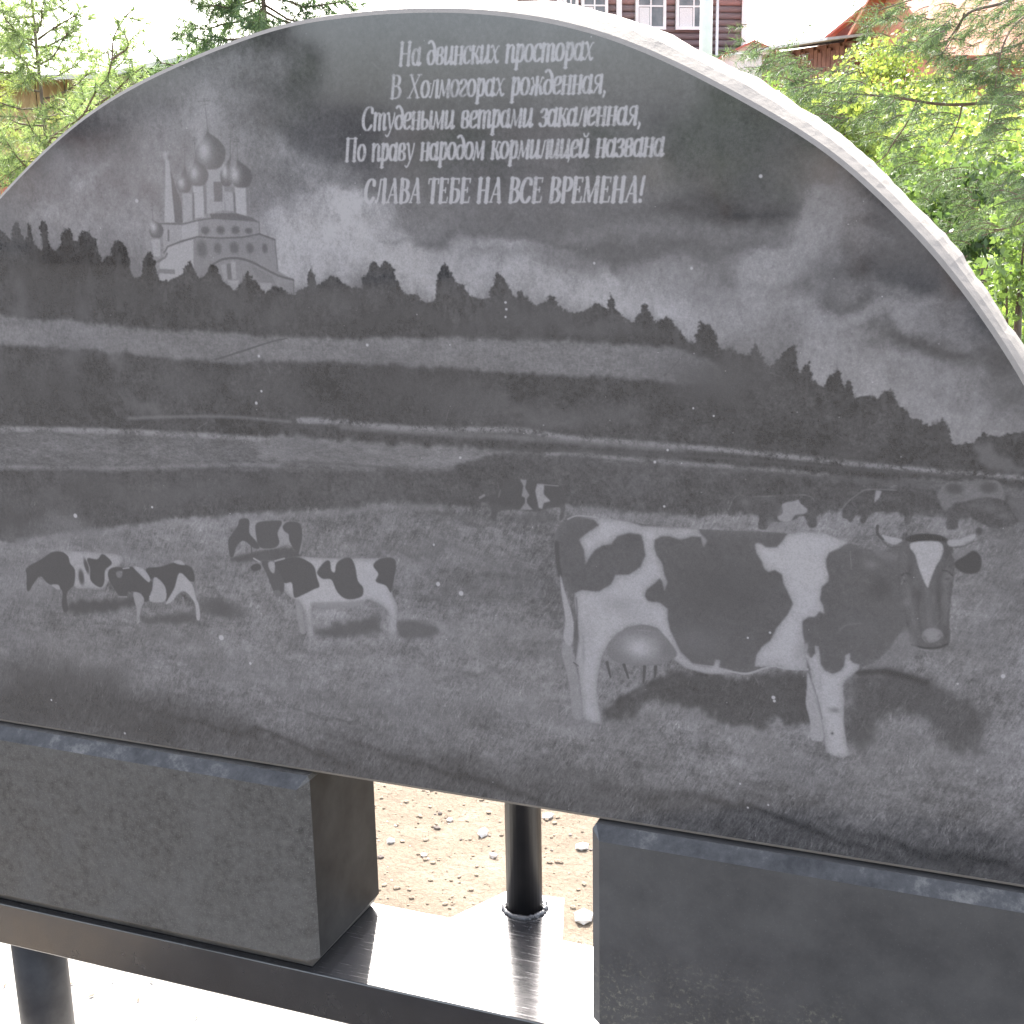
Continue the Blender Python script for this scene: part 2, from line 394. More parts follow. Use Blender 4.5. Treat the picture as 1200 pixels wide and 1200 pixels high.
    fill(me, 123, smooth=False, blur=1.6, jit=3.5, tex=grass * 3.5 + tuft * 5.5 + rows * 6.5)
    stroke([(20, 634), (120, 622), (200, 612), (300, 604), (380, 602), (440, 595), (520, 594)], 9, 134, op=.5, blur=3)
    stroke([(680, 596), (740, 603), (800, 607)], 9, 130, op=.5, blur=3)
    j = dict(jit=16)
    for a in ((120, 640, 110, 12, 128, .5), (60, 700, 60, 12, 118, .5), (20, 665, 50, 14, 122, .5), (530, 650, 80, 14, 126, .5), (600, 680, 50, 10, 104, .5), (540, 695, 70, 9, 102, .5),
              (560, 740, 90, 16, 126, .5), (520, 605, 30, 6, 96, .6), (490, 640, 60, 5, 104, .6), (610, 770, 70, 10, 106, .5), (300, 790, 80, 14, 128, .5), (360, 750, 60, 8, 104, .5),
              (60, 760, 60, 14, 128, .5), (200, 760, 100, 10, 108, .5), (90, 790, 50, 12, 122, .4), (500, 820, 130, 26, 124, .6), (420, 850, 80, 8, 112, .5), (640, 840, 60, 18, 120, .5),
              (1180, 680, 40, 70, 100, .5), (1150, 760, 60, 30, 106, .4), (1060, 770, 60, 12, 124, .6), (1160, 640, 30, 12, 116, .5), (800, 860, 120, 20, 120, .6), (880, 870, 60, 16, 124, .5),
              (950, 905, 70, 14, 122, .5), (1090, 890, 90, 24, 116, .5), (1050, 850, 50, 14, 118, .5), (400, 835, 60, 3, 92, .6), (560, 790, 60, 5, 100, .5)):
        blob(*a[:5], op=a[5], **j)
    # the ground darkens toward the lower border of the drawing
    fill([(-60, 815), (60, 790), (130, 800), (200, 815), (300, 850), (380, 862), (500, 880), (640, 900), (760, 918), (860, 938), (980, 958), (1100, 975), (1300, 1000), (1300, 1120), (-60, 900)],
         86, blur=22, jit=14, op=.72, tex=grass * 2.5 + N1 * 4)
    for a in ((40, 800, 60, 30, 84), (180, 840, 70, 18, 80), (110, 790, 40, 16, 92), (20, 830, 60, 20, 82)):
        blob(*a, op=.6, jit=16)
    for a in ((900, 960, 160, 5, 70, 9), (1100, 1000, 120, 6, 72, 9), (560, 915, 160, 5, 74, 9), (300, 865, 120, 4, 76, 9)):
        blob(*a[:5], op=.55, ang=a[5], jit=8)


def blades(n, y0, y1, amp, seed, shade=1.0):
    """short pecked grass blades, longer toward the foot of the drawing"""
    q = np.random.default_rng(seed)
    P = S(np.c_[q.uniform(-60, 1290, n), q.uniform(y0, y1, n)])
    x, y = P[:, 0], P[:, 1]
    ok = (x > 12) & (x < CW - 12) & (y > 24) & (y < CH - 4); x, y = x[ok], y[ok]
    t0 = CH - y
    L = np.clip(5 + 13 * (1 - t0 / 640.0), 4, 18) * q.uniform(.5, 1.3, len(x))
    sl = q.normal(.28, .35, len(x)); cv = q.normal(0, .02, len(x))
    tf = JX[y.astype(int), x.astype(int)]
    base = IMG[y.astype(int), x.astype(int)]
    am = amp * (.45 + .55 * q.random(len(x))) * np.clip(.8 + .5 * tf, .1, 2) * np.where(base > 146, .15, 1) * np.where(base < 92, .55, 1)
    am *= np.where(q.random(len(x)) < .34, -.8, 1.0)
    for k in range(22):
        m = k < L
        xx = (x + sl * k + cv * k * k)[m]; yy = (y - k)[m]
        xi = np.clip(xx.astype(int), 0, CW - 2); yi = np.clip(yy.astype(int), 0, CH - 1); f = xx - xi
        w = am[m] * (1 - k / L[m] * .7)
        np.add.at(IMG, (yi, xi), (w * (1 - f)).astype(np.float32)); np.add.at(IMG, (yi, xi + 1), (w * f).astype(np.float32))


def flip(z, off, sc):
    return [(off[0] + a / sc, off[1] + b / sc) for a, b in z]


def paint_church():
    o, s = (160, 100), 4.8
    F = lambda z, v, **k: fill(flip(z, o, s), v, **{**dict(blur=.8, smooth=False, op=.85), **k})
    T = lambda z, w, v, **k: stroke(flip(z, o, s), w, v, **{**dict(op=.8, blur=.6, smooth=False), **k})
    # soft darker air around the church so that its pale walls read
    blob(245, 225, 62, 66, 128, op=.6)
    F([(160, 930), (170, 900), (300, 860), (350, 850), (480, 858), (600, 850), (690, 832), (775, 865), (790, 1040), (880, 1090), (885, 1190), (120, 1120), (125, 1000)], 134)
    F([(165, 935), (172, 905), (300, 865), (318, 862), (320, 1110), (130, 1110), (128, 1000)], 162)
    F([(250, 790), (350, 755), (520, 735), (640, 740), (685, 765), (690, 830), (600, 850), (350, 850), (250, 870)], 140)
    F([(250, 790), (345, 757), (345, 848), (250, 868)], 162)
    F([(160, 400), (178, 400), (186, 460), (215, 770), (155, 770), (160, 560)], 164)
    F([(188, 470), (228, 590), (252, 660), (258, 775), (215, 770)], 116)
    F([(140, 780), (255, 785), (250, 870), (172, 905), (152, 940)], 152)
    F([(80, 865), (130, 865), (134, 960), (95, 960)], 158)
    F([(255, 600), (312, 610), (312, 770), (262, 775)], 157)
    F([(315, 560), (385, 560), (388, 740), (325, 745)], 166)
    F([(390, 460), (490, 460), (495, 700), (395, 722)], 156)
    F([(430, 540), (482, 540), (482, 652), (436, 652)], 118)
    F([(490, 595), (545, 600), (550, 710), (500, 702)], 158)
    F([(550, 565), (630, 570), (636, 745), (560, 722)], 166)
    F([(612, 570), (632, 570), (638, 745), (618, 735)], 128)
    F([(372, 560), (388, 560), (392, 720), (380, 740)], 126)
    F([(540, 600), (552, 600), (556, 715), (546, 712)], 122)
    F([(312, 600), (322, 600), (326, 745), (316, 760)], 122)
    F([(410, 722), (480, 718), (560, 718), (650, 742), (682, 766), (520, 756), (420, 748)], 114)
    T([(128, 776), (256, 778), (350, 757), (430, 745)], 2, 116)
    T([(600, 735), (688, 768), (690, 830)], 1.6, 120)
    T([(152, 940), (175, 905), (250, 877), (340, 850), (470, 858), (600, 852), (690, 834), (776, 866)], 2.2, 112)
    T([(776, 866), (792, 1040)], 2, 118)
    T([(430, 1005), (480, 978), (560, 970), (640, 990), (720, 1030), (800, 1070), (880, 1092)], 2.8, 108, smooth=True)
    T([(882, 1095), (884, 1180)], 1.6, 112)
    for x, y, a, b in ((385, 815, 5, 4), (470, 812, 5, 4.4), (555, 812, 5, 4.2), (630, 816, 4.6, 3.2), (367, 920, 6, 8.5), (455, 915, 4.6, 5.6), (548, 912, 5.6, 6), (637, 915, 4.6, 5.4), (720, 915, 3.4, 5)):
        q = flip([(x, y)], o, s)[0]; blob(q[0], q[1], a, b, 112, op=.85, hard=2.2)
    T([(178, 815), (178, 870)], 3, 116)
    F([(470, 1010), (500, 1000), (510, 1090), (492, 1100)], 152); F([(528, 990), (556, 990), (560, 1090), (536, 1090)], 154)
    F([(505, 1005), (526, 1000), (534, 1090), (512, 1090)], 116)
    F([(640, 1010), (760, 1070), (800, 1150), (680, 1100)], 128)
    F([(125, 1030), (215, 1035), (215, 1060), (125, 1055)], 122); F([(125, 1060), (215, 1065), (210, 1100), (125, 1095)], 158)
    F([(510, 1095), (575, 1095), (565, 1165), (520, 1140)], 160); F([(690, 1110), (760, 1110), (740, 1180), (700, 1150)], 150)
    T([(118, 990), (160, 965), (170, 945)], 3, 118)

    def onion(cx, cy, rx, ry, tip, top, hx, hy, cross=0):
        q = flip([(cx, cy), (tip[0], tip[1]), (top[0], top[1]), (hx, hy)], o, s)
        c, t, u, h = q
        P = [(c[0], c[1] + ry), (c[0] - rx * .6, c[1] + ry * .9), (c[0] - rx * .97, c[1] + ry * .35), (c[0] - rx * .95, c[1] - ry * .25), (c[0] - rx * .55, c[1] - ry * .72),
             (t[0] - rx * .12, (c[1] - ry + t[1]) / 2), (t[0], t[1]), (t[0] + rx * .12, (c[1] - ry + t[1]) / 2), (c[0] + rx * .55, c[1] - ry * .72), (c[0] + rx * .95, c[1] - ry * .25),
             (c[0] + rx * .97, c[1] + ry * .35), (c[0] + rx * .6, c[1] + ry * .9)]
        fill(P, 113, blur=.9, op=.9)
        blob(h[0], h[1], rx * .46, ry * .55, 168, op=.95)
        stroke([t, u], (1.6, .9), 122, op=.7)
        if cross:
            stroke([(u[0] - cross, u[1] + 6), (u[0] + cross, u[1] + 5)], 1.1, 118, op=.7); stroke([(u[0] - cross * .6, u[1] + 3), (u[0] + cross * .6, u[1] + 3)], 1, 120, op=.6)
            stroke([(u[0] - cross * .6, u[1] + 11), (u[0] + cross * .6, u[1] + 9)], 1, 120, op=.6)
    onion(265, 550, 9, 11, (270, 440), (268, 320), 249, 546, 3)
    onion(505, 505, 7.5, 13, (525, 380), (528, 262), 494, 480, 3)
    onion(415, 375, 17.5, 20, (400, 255), (378, 60), 378, 366, 7)
    onion(345, 500, 12, 13.5, (330, 405), (322, 280), 322, 492, 3)
    onion(590, 508, 12.5, 14, (568, 405), (561, 288), 549, 500, 4)
    onion(110, 812, 8.5, 9.5, (90, 740), (86, 650), 93, 795, 2.5)
    q = flip([(168, 395)], o, s)[0]; blob(q[0], q[1], 4.4, 5, 160, op=.9, hard=2); blob(q[0] + 3, q[1] + 2, 2.4, 3, 112, op=.8); stroke([(q[0], q[1] - 4), (q[0] + .5, q[1] - 12)], 1.2, 130, op=.6)


def paint_cows():
    N = spect(0.8, lo=0.01, seed=41)
    DK, WH = 101, 163
    # far cows, faint
    fill([(593, 564), (603, 561), (620, 562), (653, 568), (660, 575), (662, 593), (659, 608), (655, 608), (655, 594), (627, 599), (609, 597), (596, 597), (583, 600), (581, 610), (576, 608), (574, 593), (562, 584), (580, 578)], 93, op=.8)
    fill([(609, 561), (617, 562), (615, 571), (620, 580), (617, 584), (617, 589), (624, 597), (609, 597), (615, 589), (615, 583), (611, 581), (613, 569)], 138, op=.85, smooth=False)
    fill([(629, 567), (637, 567), (637, 579), (645, 587), (637, 589), (635, 596), (631, 595), (629, 585), (627, 575)], 150, op=.9, smooth=False)
    stroke([(630, 567), (654, 569)], 1.4, 132, op=.8); stroke([(562, 583), (567, 580)], 3, 132, op=.8); stroke([(584, 582), (586, 574)], 1.6, 118, op=.7)
    fill([(600, 606), (622, 602), (650, 604), (650, 612), (615, 614)], 100, blur=3, op=.6)
    fill([(853, 598), (858, 582), (875, 582), (930, 580), (948, 582), (955, 592), (957, 614), (948, 618), (941, 604), (925, 611), (905, 612), (897, 620), (888, 618), (889, 605), (880, 598), (865, 592)], 95, op=.9, blur=.9, tex=N * 4)
    blob(873, 588, 7, 5, 116, op=.6); blob(900, 584, 8, 3, 112, op=.5)
    fill([(917, 590), (930, 587), (935, 585), (938, 590), (946, 597), (941, 602), (932, 603), (925, 611), (914, 610), (911, 604)], 144, op=.95)
    fill([(907, 591), (914, 590), (917, 600), (910, 604)], 100, op=.8)
    stroke([(853, 597), (862, 581), (880, 582), (920, 580), (945, 580), (955, 588), (957, 610)], 1.6, 126, op=.6, ragged=.8)
    fill([(900, 606), (912, 612), (930, 614), (925, 620), (900, 620)], 120, blur=2, op=.6)
    fill([(986, 604), (993, 589), (1004, 580), (1015, 575), (1046, 574), (1070, 576), (1071, 595), (1065, 614), (1060, 614), (1058, 602), (1046, 599), (1027, 599), (1019, 603), (1012, 613), (1007, 610), (1010, 600), (1003, 603), (997, 612), (992, 608)], 93, op=.92, blur=.9, tex=N * 4)
    blob(1045, 583, 12, 4, 112, op=.5); blob(1008, 583, 6, 4, 110, op=.5)
    fill([(1026, 574), (1033, 575), (1030, 583), (1024, 589), (1025, 581)], 150, op=.85, smooth=False)
    stroke([(985, 598), (993, 588), (1006, 578), (1018, 573), (1050, 574)], 1.4, 122, op=.7); stroke([(1064, 580), (1066, 598), (1065, 612)], 2, 114, op=.5, ragged=.8)
    fill([(1098, 580), (1104, 571), (1114, 565), (1138, 562), (1166, 563), (1174, 571), (1176, 588), (1170, 600), (1150, 590), (1120, 588), (1106, 598)], 120, op=.85, blur=1.1, jit=1.0, tex=N * 3)
    blob(1118, 572, 11, 7, 92, op=.9, hard=2); blob(1158, 571, 11, 7.5, 92, op=.9, hard=2)
    stroke([(1104, 571), (1114, 564), (1138, 561), (1164, 563), (1173, 570), (1174, 582)], 1.4, 126, op=.6, ragged=.8)
    fill([(1109, 619), (1110, 607), (1120, 595), (1135, 586), (1160, 582), (1185, 590), (1195, 604), (1190, 614), (1165, 618), (1148, 612), (1134, 604), (1124, 608), (1121, 619)], 93, op=.9, blur=1.0, tex=N * 4)
    blob(1160, 595, 10, 5, 116, op=.6); blob(1176, 604, 7, 5, 120, op=.6); blob(1138, 592, 7, 3, 112, op=.5)
    fill([(1180, 585), (1205, 590), (1215, 612), (1195, 610)], 112, op=.6)
    # cow C, grazing behind
    fill([(300, 646), (318, 643), (340, 642), (352, 648), (345, 655), (320, 657), (275, 658), (272, 653)], 92, blur=2, op=.8)
    fill([(280, 609), (290, 608), (330, 611), (350, 612), (354, 626), (352, 648), (346, 646), (338, 638), (320, 643), (300, 643), (288, 636), (285, 620)], 146, op=.9, rnd=12, rs=4)
    fill([(280, 609), (286, 607), (292, 610), (292, 624), (300, 634), (304, 642), (297, 642), (287, 634), (281, 635), (276, 642), (273, 652), (269, 651), (267, 634), (271, 626), (278, 616)], DK - 4)
    fill([(300, 613), (316, 610), (330, 611), (325, 624), (327, 636), (320, 642), (304, 641), (300, 628)], DK - 3)
    fill([(331, 616), (338, 611), (351, 613), (354, 626), (352, 640), (348, 649), (339, 634), (338, 626), (333, 622)], DK - 4)
    stroke([(294, 640), (295, 652)], 2, 100)
    # cow B, pale with three patches
    fill([(370, 738), (394, 733), (422, 724), (446, 721), (450, 742), (410, 748), (378, 748)], 96, blur=3.5, jit=5, op=.85)
    fill([(466, 728), (485, 727), (508, 733), (515, 742), (490, 748), (468, 745)], 99, blur=3, op=.8)
    fill([(346, 703), (352, 706), (356, 730), (358, 741), (352, 741), (348, 722)], 138)
    stroke([(447, 708), (450, 720), (446, 735)], 3, 128, op=.9)
    fill([(352, 652), (370, 653), (398, 654), (422, 654), (438, 654), (461, 654), (464, 664), (462, 680), (459, 694), (466, 712), (464, 730), (464, 743), (454, 742), (456, 722), (448, 710), (430, 702), (424, 708),
          (402, 712), (378, 712), (366, 710), (366, 730), (367, 746), (360, 746), (359, 728), (353, 708), (346, 702), (338, 698), (332, 690), (332, 682), (322, 670), (321, 659), (336, 654)], 162, tex=N * 2, rnd=22, rs=6)
    fill([(366, 706), (400, 705), (425, 703), (424, 708), (402, 713), (370, 713)], 132, blur=2, op=.8)
    fill([(321, 660), (328, 656), (346, 652), (360, 657), (368, 664), (371, 676), (374, 687), (368, 690), (356, 696), (345, 700), (343, 690), (341, 682), (333, 683), (326, 674)], DK - 5)
    fill([(372, 668), (380, 658), (386, 657), (388, 668), (392, 670), (394, 660), (402, 654), (411, 654), (416, 664), (419, 680), (425, 688), (424, 698), (412, 702), (402, 700), (394, 692), (388, 679), (378, 678), (372, 673)], DK - 5)
    fill([(437, 662), (446, 654), (461, 654), (464, 664), (462, 676), (458, 694), (452, 686), (440, 681), (443, 672)], DK - 5)
    fill([(306, 658), (314, 657), (322, 664), (332, 680), (332, 692), (328, 698), (322, 696), (316, 682), (311, 670)], DK - 1)
    fill([(314, 659), (321, 659), (321, 671), (316, 668)], 148)
    fill([(293, 664), (300, 660), (305, 662), (305, 667), (297, 669)], 94); stroke([(297, 654), (304, 658)], 2.4, 150); stroke([(322, 657), (333, 654)], 2.2, 146)
    fill([(320, 692), (328, 692), (328, 698), (322, 698)], 118, op=.8)
    # cow D, grazing at the left
    fill([(80, 706), (110, 702), (150, 700), (156, 708), (120, 716), (85, 718)], 91, blur=3, jit=4, op=.9)
    fill([(71, 646), (112, 647), (135, 649), (144, 655), (134, 668), (121, 689), (104, 689), (87, 687), (80, 660)], 152, tex=N * 2, rnd=14, rs=5)
    fill([(31, 665), (48, 655), (60, 647), (71, 646), (79, 651), (82, 660), (87.5, 668), (86.5, 684.6), (79, 693), (78, 703), (80, 714), (75, 717), (72, 707.5), (72, 691), (56, 683.5), (47, 675), (38.5, 684.6), (34, 692), (31, 690), (31, 674)], DK - 8)
    fill([(102, 654), (113.5, 655), (119, 649), (125, 652), (131, 660), (123, 668), (122, 682), (117, 688), (106, 680), (105, 666)], DK - 8)
    blob(95, 676, 3.4, 8, DK - 6, hard=2.5); blob(101, 663, 2.6, 8, DK - 6, hard=2.5, ang=-12)
    fill([(60, 685), (68, 685), (70, 690), (66, 690)], 146); stroke([(90, 690), (105, 690), (120, 690)], 2, 124, op=.7)
    # cow E, walking beside D
    fill([(167, 724), (200, 720), (228, 720), (232, 728), (200, 731), (170, 730)], 95, blur=3, jit=4, op=.85)
    blob(258, 713, 28, 10, 96, op=.9, hard=1.5)
    fill([(127, 668), (135, 664), (146, 665), (155, 664), (167, 674), (185, 687), (177, 692), (175, 703), (167, 704), (165, 695), (150, 693), (149, 698), (140, 698), (133, 689), (127, 678)], DK - 7)
    fill([(171, 666), (187, 664), (204, 659), (216, 661), (225, 666), (228, 680), (221, 680), (212, 672), (206, 687), (200, 701), (193, 703), (193, 687), (183, 676), (176, 678)], DK - 8)
    fill([(156, 664), (167, 666), (175, 676), (174, 682), (165, 674)], 152)
    fill([(181, 676), (193, 687), (193, 704), (175, 704), (178, 691)], 150)
    fill([(210, 671), (221, 680), (226, 687), (229, 699), (233, 710), (234, 725), (230, 725), (228, 707), (217, 693), (208, 696), (202, 704), (194, 707), (204, 689)], 156)
    fill([(203, 657.5), (210, 656), (216, 660), (215, 662), (206, 660)], 150)
    fill([(156, 694), (163, 695), (168, 700), (168, 706), (164.5, 714), (163, 729), (160, 729), (160, 713), (157.5, 705)], 144)
    stroke([(214, 700), (216, 712)], 3, 128); stroke([(144, 666), (151, 665)], 1.8, 150); stroke([(139, 699), (148, 699)], 2, 130); fill([(136, 670), (143, 669), (142, 676), (137, 676)], 126, op=.8)
    stroke([(160, 729), (170, 706)], 1.5, 110, op=.4)
    # the big cow: shadows first
    fill([(706, 838), (728, 820), (755, 803), (790, 786), (860, 792), (940, 788), (950, 812), (950, 852), (905, 850), (862, 846), (813, 832), (765, 824), (717, 846)], 86, blur=2.5, jit=5, op=.85, tex=N * 3)
    fill([(990, 800), (1006, 788), (1040, 784), (1090, 798), (1130, 812), (1148, 838), (1144, 876), (1122, 880), (1103, 862), (1078, 842), (1055, 834), (1028, 850), (998, 880)], 88, blur=4, jit=8, op=.8, tex=N * 3)
    stroke([(1005, 788), (1040, 787), (1085, 800)], 7, 80, op=.8, blur=2)
    stroke([(708, 836), (740, 812), (775, 795)], 6, 82, op=.7, blur=2.5)
    # far legs
    fill([(659, 752), (669, 756), (674, 779), (677, 792), (680, 815), (682, 841), (671, 838), (667, 804), (662, 781), (658, 765)], 138, tex=N * 2)
    fill([(946, 788), (951, 800), (956, 820), (961, 840), (965, 866), (957, 868), (950, 865), (949, 845), (944, 825), (945, 807)], 150, tex=N * 2)
    body = [(653, 617), (664, 607), (676, 604), (735, 611), (790, 618), (850, 621), (918, 624), (994, 636), (1030, 646), (1058, 640), (1062, 700), (1066, 738), (1054, 742), (1045, 756), (1034, 768), (1020, 778),
            (1007, 782), (995, 787), (985, 792), (950, 786), (935, 784), (905, 780), (890, 786), (860, 789), (820, 786), (800, 780), (786, 770), (775, 747), (752, 732), (722, 743), (708, 765), (695, 785), (680, 780), (672, 760),
            (672, 700), (662, 690), (655, 660), (650, 635)]
    fill(body, DK, tex=N * 2.2, rnd=-7, rs=10)
    blob(820, 752, 34, 20, 110, op=.8, jit=5); blob(845, 690, 60, 34, 92, op=.6); blob(1020, 661, 9, 6, 122, op=.8); blob(1032, 690, 13, 14, 91, op=.8, hard=1.6)
    blob(1010, 735, 26, 12, 106, op=.7); stroke([(983, 738), (992, 732), (1008, 730)], 2, 116, op=.7, blur=1); blob(1045, 715, 10, 24, 104, op=.6); blob(1040, 655, 16, 5, 110, op=.7, ang=20)
    blob(680, 640, 14, 26, 104, op=.6)
    W1 = [(678, 632), (689, 623), (702, 615), (696, 609), (676, 605), (714, 607), (737, 611), (752, 616), (775, 617), (818, 619), (820, 624), (829, 633), (824, 641), (821, 629), (811, 628), (797, 632), (784, 628), (775, 628),
          (767, 632), (766, 640), (769, 650), (776, 660), (778, 673), (782, 682), (778, 693), (776, 682), (773, 677), (768, 682), (757, 691), (755, 698), (759, 704), (773, 706), (782, 713), (782, 725), (785, 738),
          (797, 763), (811, 777), (836, 780), (838, 772), (844, 773), (842, 782), (858, 785), (859, 790), (827, 789), (802, 782), (786, 770), (775, 747), (770, 736), (752, 732), (734, 735), (722, 743), (713, 754),
          (705, 770), (701, 788), (699, 806), (701, 828), (705, 849), (692, 846), (683, 841), (680, 806), (677, 783), (674, 776), (678, 747), (676, 725), (673, 707), (673, 695), (680, 691), (701, 693), (716, 684),
          (721, 673), (737, 673), (750, 664), (756, 651), (754, 637), (751, 626), (737, 624), (723, 628), (716, 637), (705, 639), (696, 645), (689, 655), (686, 662), (684, 644)]
    fill(W1, WH, smooth=False, tex=N * 2.5, rnd=20, rs=7, blur=1.1)
    blob(728, 708, 20, 10, 142, op=.75); blob(745, 722, 20, 6, 150, op=.5); blob(690, 742, 7, 22, 148, op=.6); blob(683, 760, 2.4, 22, 136, op=.6); blob(692, 815, 5, 26, 154, op=.4)
    stroke([(665, 608), (676, 604), (700, 606)], 1.8, 150, op=.9)
    stroke([(652, 636), (653, 655), (656, 674)], 6, 90, blur=1, op=.9)
    fill([(656, 673), (662, 694), (669, 716), (672, 734), (670, 753), (666, 756), (660, 747), (662, 725), (658, 698)], 152, tex=N * 2)
    stroke([(675, 700), (676, 722), (674, 745)], 1.6, 96, op=.7, blur=.8); stroke([(672, 776), (677, 780)], 2, 98, op=.8)
    stroke([(836, 782), (858, 787), (875, 789), (892, 784), (906, 780), (920, 783), (946, 784)], 2.6, 150)
    W2 = [(884, 637.5), (887.5, 635.5), (892.5, 637.5), (897.5, 641), (910, 641), (917.5, 632.5), (922.5, 625), (950, 623), (965, 624.5), (980, 630), (994.5, 635), (985, 641), (971, 647.5), (967.5, 655), (968, 665),
          (971, 675), (970, 681), (962.5, 687.5), (960.5, 702.5), (964, 709), (966, 719), (960, 716), (955, 722.5), (947.5, 722.5), (940, 727.5), (940, 740), (942.5, 752.5), (946, 784), (930, 784.5), (920, 782.5),
          (910, 779.5), (892.5, 781), (884, 780.5), (886, 767.5), (892.5, 757.5), (902.5, 750), (910, 735), (922.5, 720), (929, 707.5), (922.5, 692.5), (917.5, 682.5), (916, 672.5), (907.5, 667.5), (900, 670),
          (895, 666), (892.5, 657.5), (886, 647.5)]
    fill(W2, WH + 2, smooth=False, tex=N * 2.5, rnd=16, rs=7, blur=1.1)
    blob(938, 765, 8, 16, 142, op=.7); blob(905, 775, 16, 6, 150, op=.5)
    W3 = [(941, 764), (942.5, 756), (945, 752), (947, 757), (945, 764), (950, 771), (955, 765), (954, 756), (959, 757), (960.5, 767.5), (961, 777.5), (966, 785), (975, 789.5), (984, 786), (989, 780), (990, 767.5),
          (996, 764), (996, 772.5), (1000, 777), (1007, 778), (1006, 784), (997.5, 791), (990, 797.5), (987.5, 802.5), (989, 825), (988, 845), (991, 865), (995, 885), (985, 888), (967.5, 881), (965.5, 860),
          (962.5, 840), (955, 817.5), (951, 800), (949, 782.5)]
    fill(W3, WH, smooth=False, tex=N * 2.5, rnd=18, rs=6, blur=1.0)
    blob(978, 832, 6, 3.5, 118, op=.8); blob(975, 859, 1.6, 1.6, 90, op=.9); blob(960, 800, 3, 20, 145, op=.5); stroke([(952, 800), (958, 820), (963, 842)], 1.4, 116, op=.7)
    # udder
    fill([(712, 756), (723, 743), (737, 735), (752, 732), (768, 735), (779, 745), (793, 765), (784, 774), (766, 779), (748, 780), (730, 778), (714, 770)], 120)
    blob(750, 758, 21, 14, 158, op=.95, hard=1.1); blob(748, 760, 8, 6, 166, op=.8); blob(782, 762, 8, 9, 112, op=.6)
    for a, b in (((711, 776), (715, 793)), ((731, 779), (736, 794)), ((755, 781), (754, 800)), ((768, 781), (767, 793))):
        stroke([a, b], (4.2, 2.4), 92, op=.9)
    stroke([(797, 764), (812, 778), (835, 782)], 1.6, 128, op=.5)
    # head
    head = [(1058, 634), (1068, 627), (1080, 625), (1100, 627), (1110, 632), (1116, 642), (1118, 658), (1117, 680), (1114, 702), (1112, 726), (1113, 746), (1110, 757), (1098, 760), (1084, 760), (1068, 754), (1064, 738),
            (1057, 710), (1052, 680), (1052, 654)]
    stroke([(1027, 645), (1034, 650), (1050, 652)], 8, 116, op=.8, blur=1.2); stroke([(1018, 636), (1034, 646)], 3, 118, op=.6)
    fill(head, 105, tex=N * 2.5, rnd=6, rs=6)
    fill([(1060, 630), (1080, 625), (1104, 628), (1112, 636), (1094, 633), (1068, 635)], 84)
    blob(1110, 650, 5, 16, 92, op=.8); blob(1058, 650, 5, 14, 108, op=.7); blob(1066, 668, 5, 16, 92, op=.7); blob(1100, 690, 5, 26, 88, op=.6); blob(1074, 696, 6, 10, 90, op=.7); blob(1087, 712, 4, 22, 90, op=.5)
    blob(1110, 678, 4, 9, 118, op=.8, ang=25); blob(1106, 700, 2.5, 8, 114, op=.6); blob(1062, 706, 5, 6, 120, op=.7); stroke([(1056, 684), (1059, 676)], 2, 128, op=.7); blob(1093, 702, 3, 8, 114, op=.6)
    blob(1081, 730, 6, 14, 106, op=.6); blob(1068, 745, 4, 7, 108, op=.6); blob(1107, 741, 3, 12, 92, op=.7)
    # eyes, brows and the long bones of the face
    blob(1110, 677, 5.5, 3.6, 120, op=.6, ang=-20); blob(1110, 678, 3, 2, 86, op=.75, ang=-15); blob(1060, 679, 4, 4, 116, op=.5); blob(1060, 680, 2.6, 2.4, 88, op=.7)
    stroke([(1104, 668), (1110, 669), (1116, 674)], 1.6, 86, op=.8); stroke([(1056, 674), (1061, 671), (1066, 673)], 1.6, 86, op=.8)
    stroke([(1086, 690), (1087, 710), (1089, 732)], (5, 7), 117, op=.55, blur=1.6); stroke([(1077, 694), (1076, 716), (1079, 738)], 3, 92, op=.6, blur=1.2); stroke([(1099, 694), (1101, 716), (1101, 736)], 3, 90, op=.6, blur=1.2)
    stroke([(1108, 690), (1109, 712), (1107, 730)], 3, 116, op=.5, blur=1.2); stroke([(1064, 690), (1068, 714), (1072, 736)], 3.5, 116, op=.5, blur=1.2)
    for t in np.linspace(0, 1, 9):
        stroke([(1058 + 2 * t, 646 + 60 * t), (1062 + 3 * t, 654 + 62 * t)], 1, 122, op=.35); stroke([(1113 - t, 650 + 60 * t), (1108 - t, 660 + 60 * t)], 1, 120, op=.35)
    fill([(1066, 641), (1070, 635), (1098, 634), (1105, 642), (1102, 654), (1096, 664), (1089, 682), (1087, 688), (1083, 682), (1076, 664), (1072, 650)], 160, tex=N * 2.5)
    fill([(1080, 742), (1088, 735), (1100, 737), (1105, 744), (1100, 750), (1090, 753), (1082, 750)], 134, rnd=12, rs=3)
    blob(1083.5, 746, 3, 1.6, 104, op=.6, ang=40); blob(1101, 744, 3, 1.6, 104, op=.6, ang=-40)
    stroke([(1082, 747), (1087, 752)], 1.4, 100, op=.6); stroke([(1100, 751), (1103, 746)], 1.4, 100, op=.6); stroke([(1068, 755), (1084, 759), (1100, 758), (1110, 754)], 2.2, 84, op=.8)
    fill([(1033, 626), (1040, 628), (1057, 632), (1048, 638), (1038, 634)], 152); stroke([(1028, 616), (1028, 625), (1034, 632)], (3.5, 2.5), 90, op=.9)
    stroke([(1034, 634), (1044, 641), (1056, 640)], 1.6, 96, op=.7)
    fill([(1110, 633), (1126, 631), (1142, 625), (1141, 631), (1126, 638), (1113, 640)], 150); blob(1147, 622, 4, 5, 88, op=.9, hard=1.8); stroke([(1113, 641), (1128, 640), (1141, 634)], 1.6, 98, op=.6)
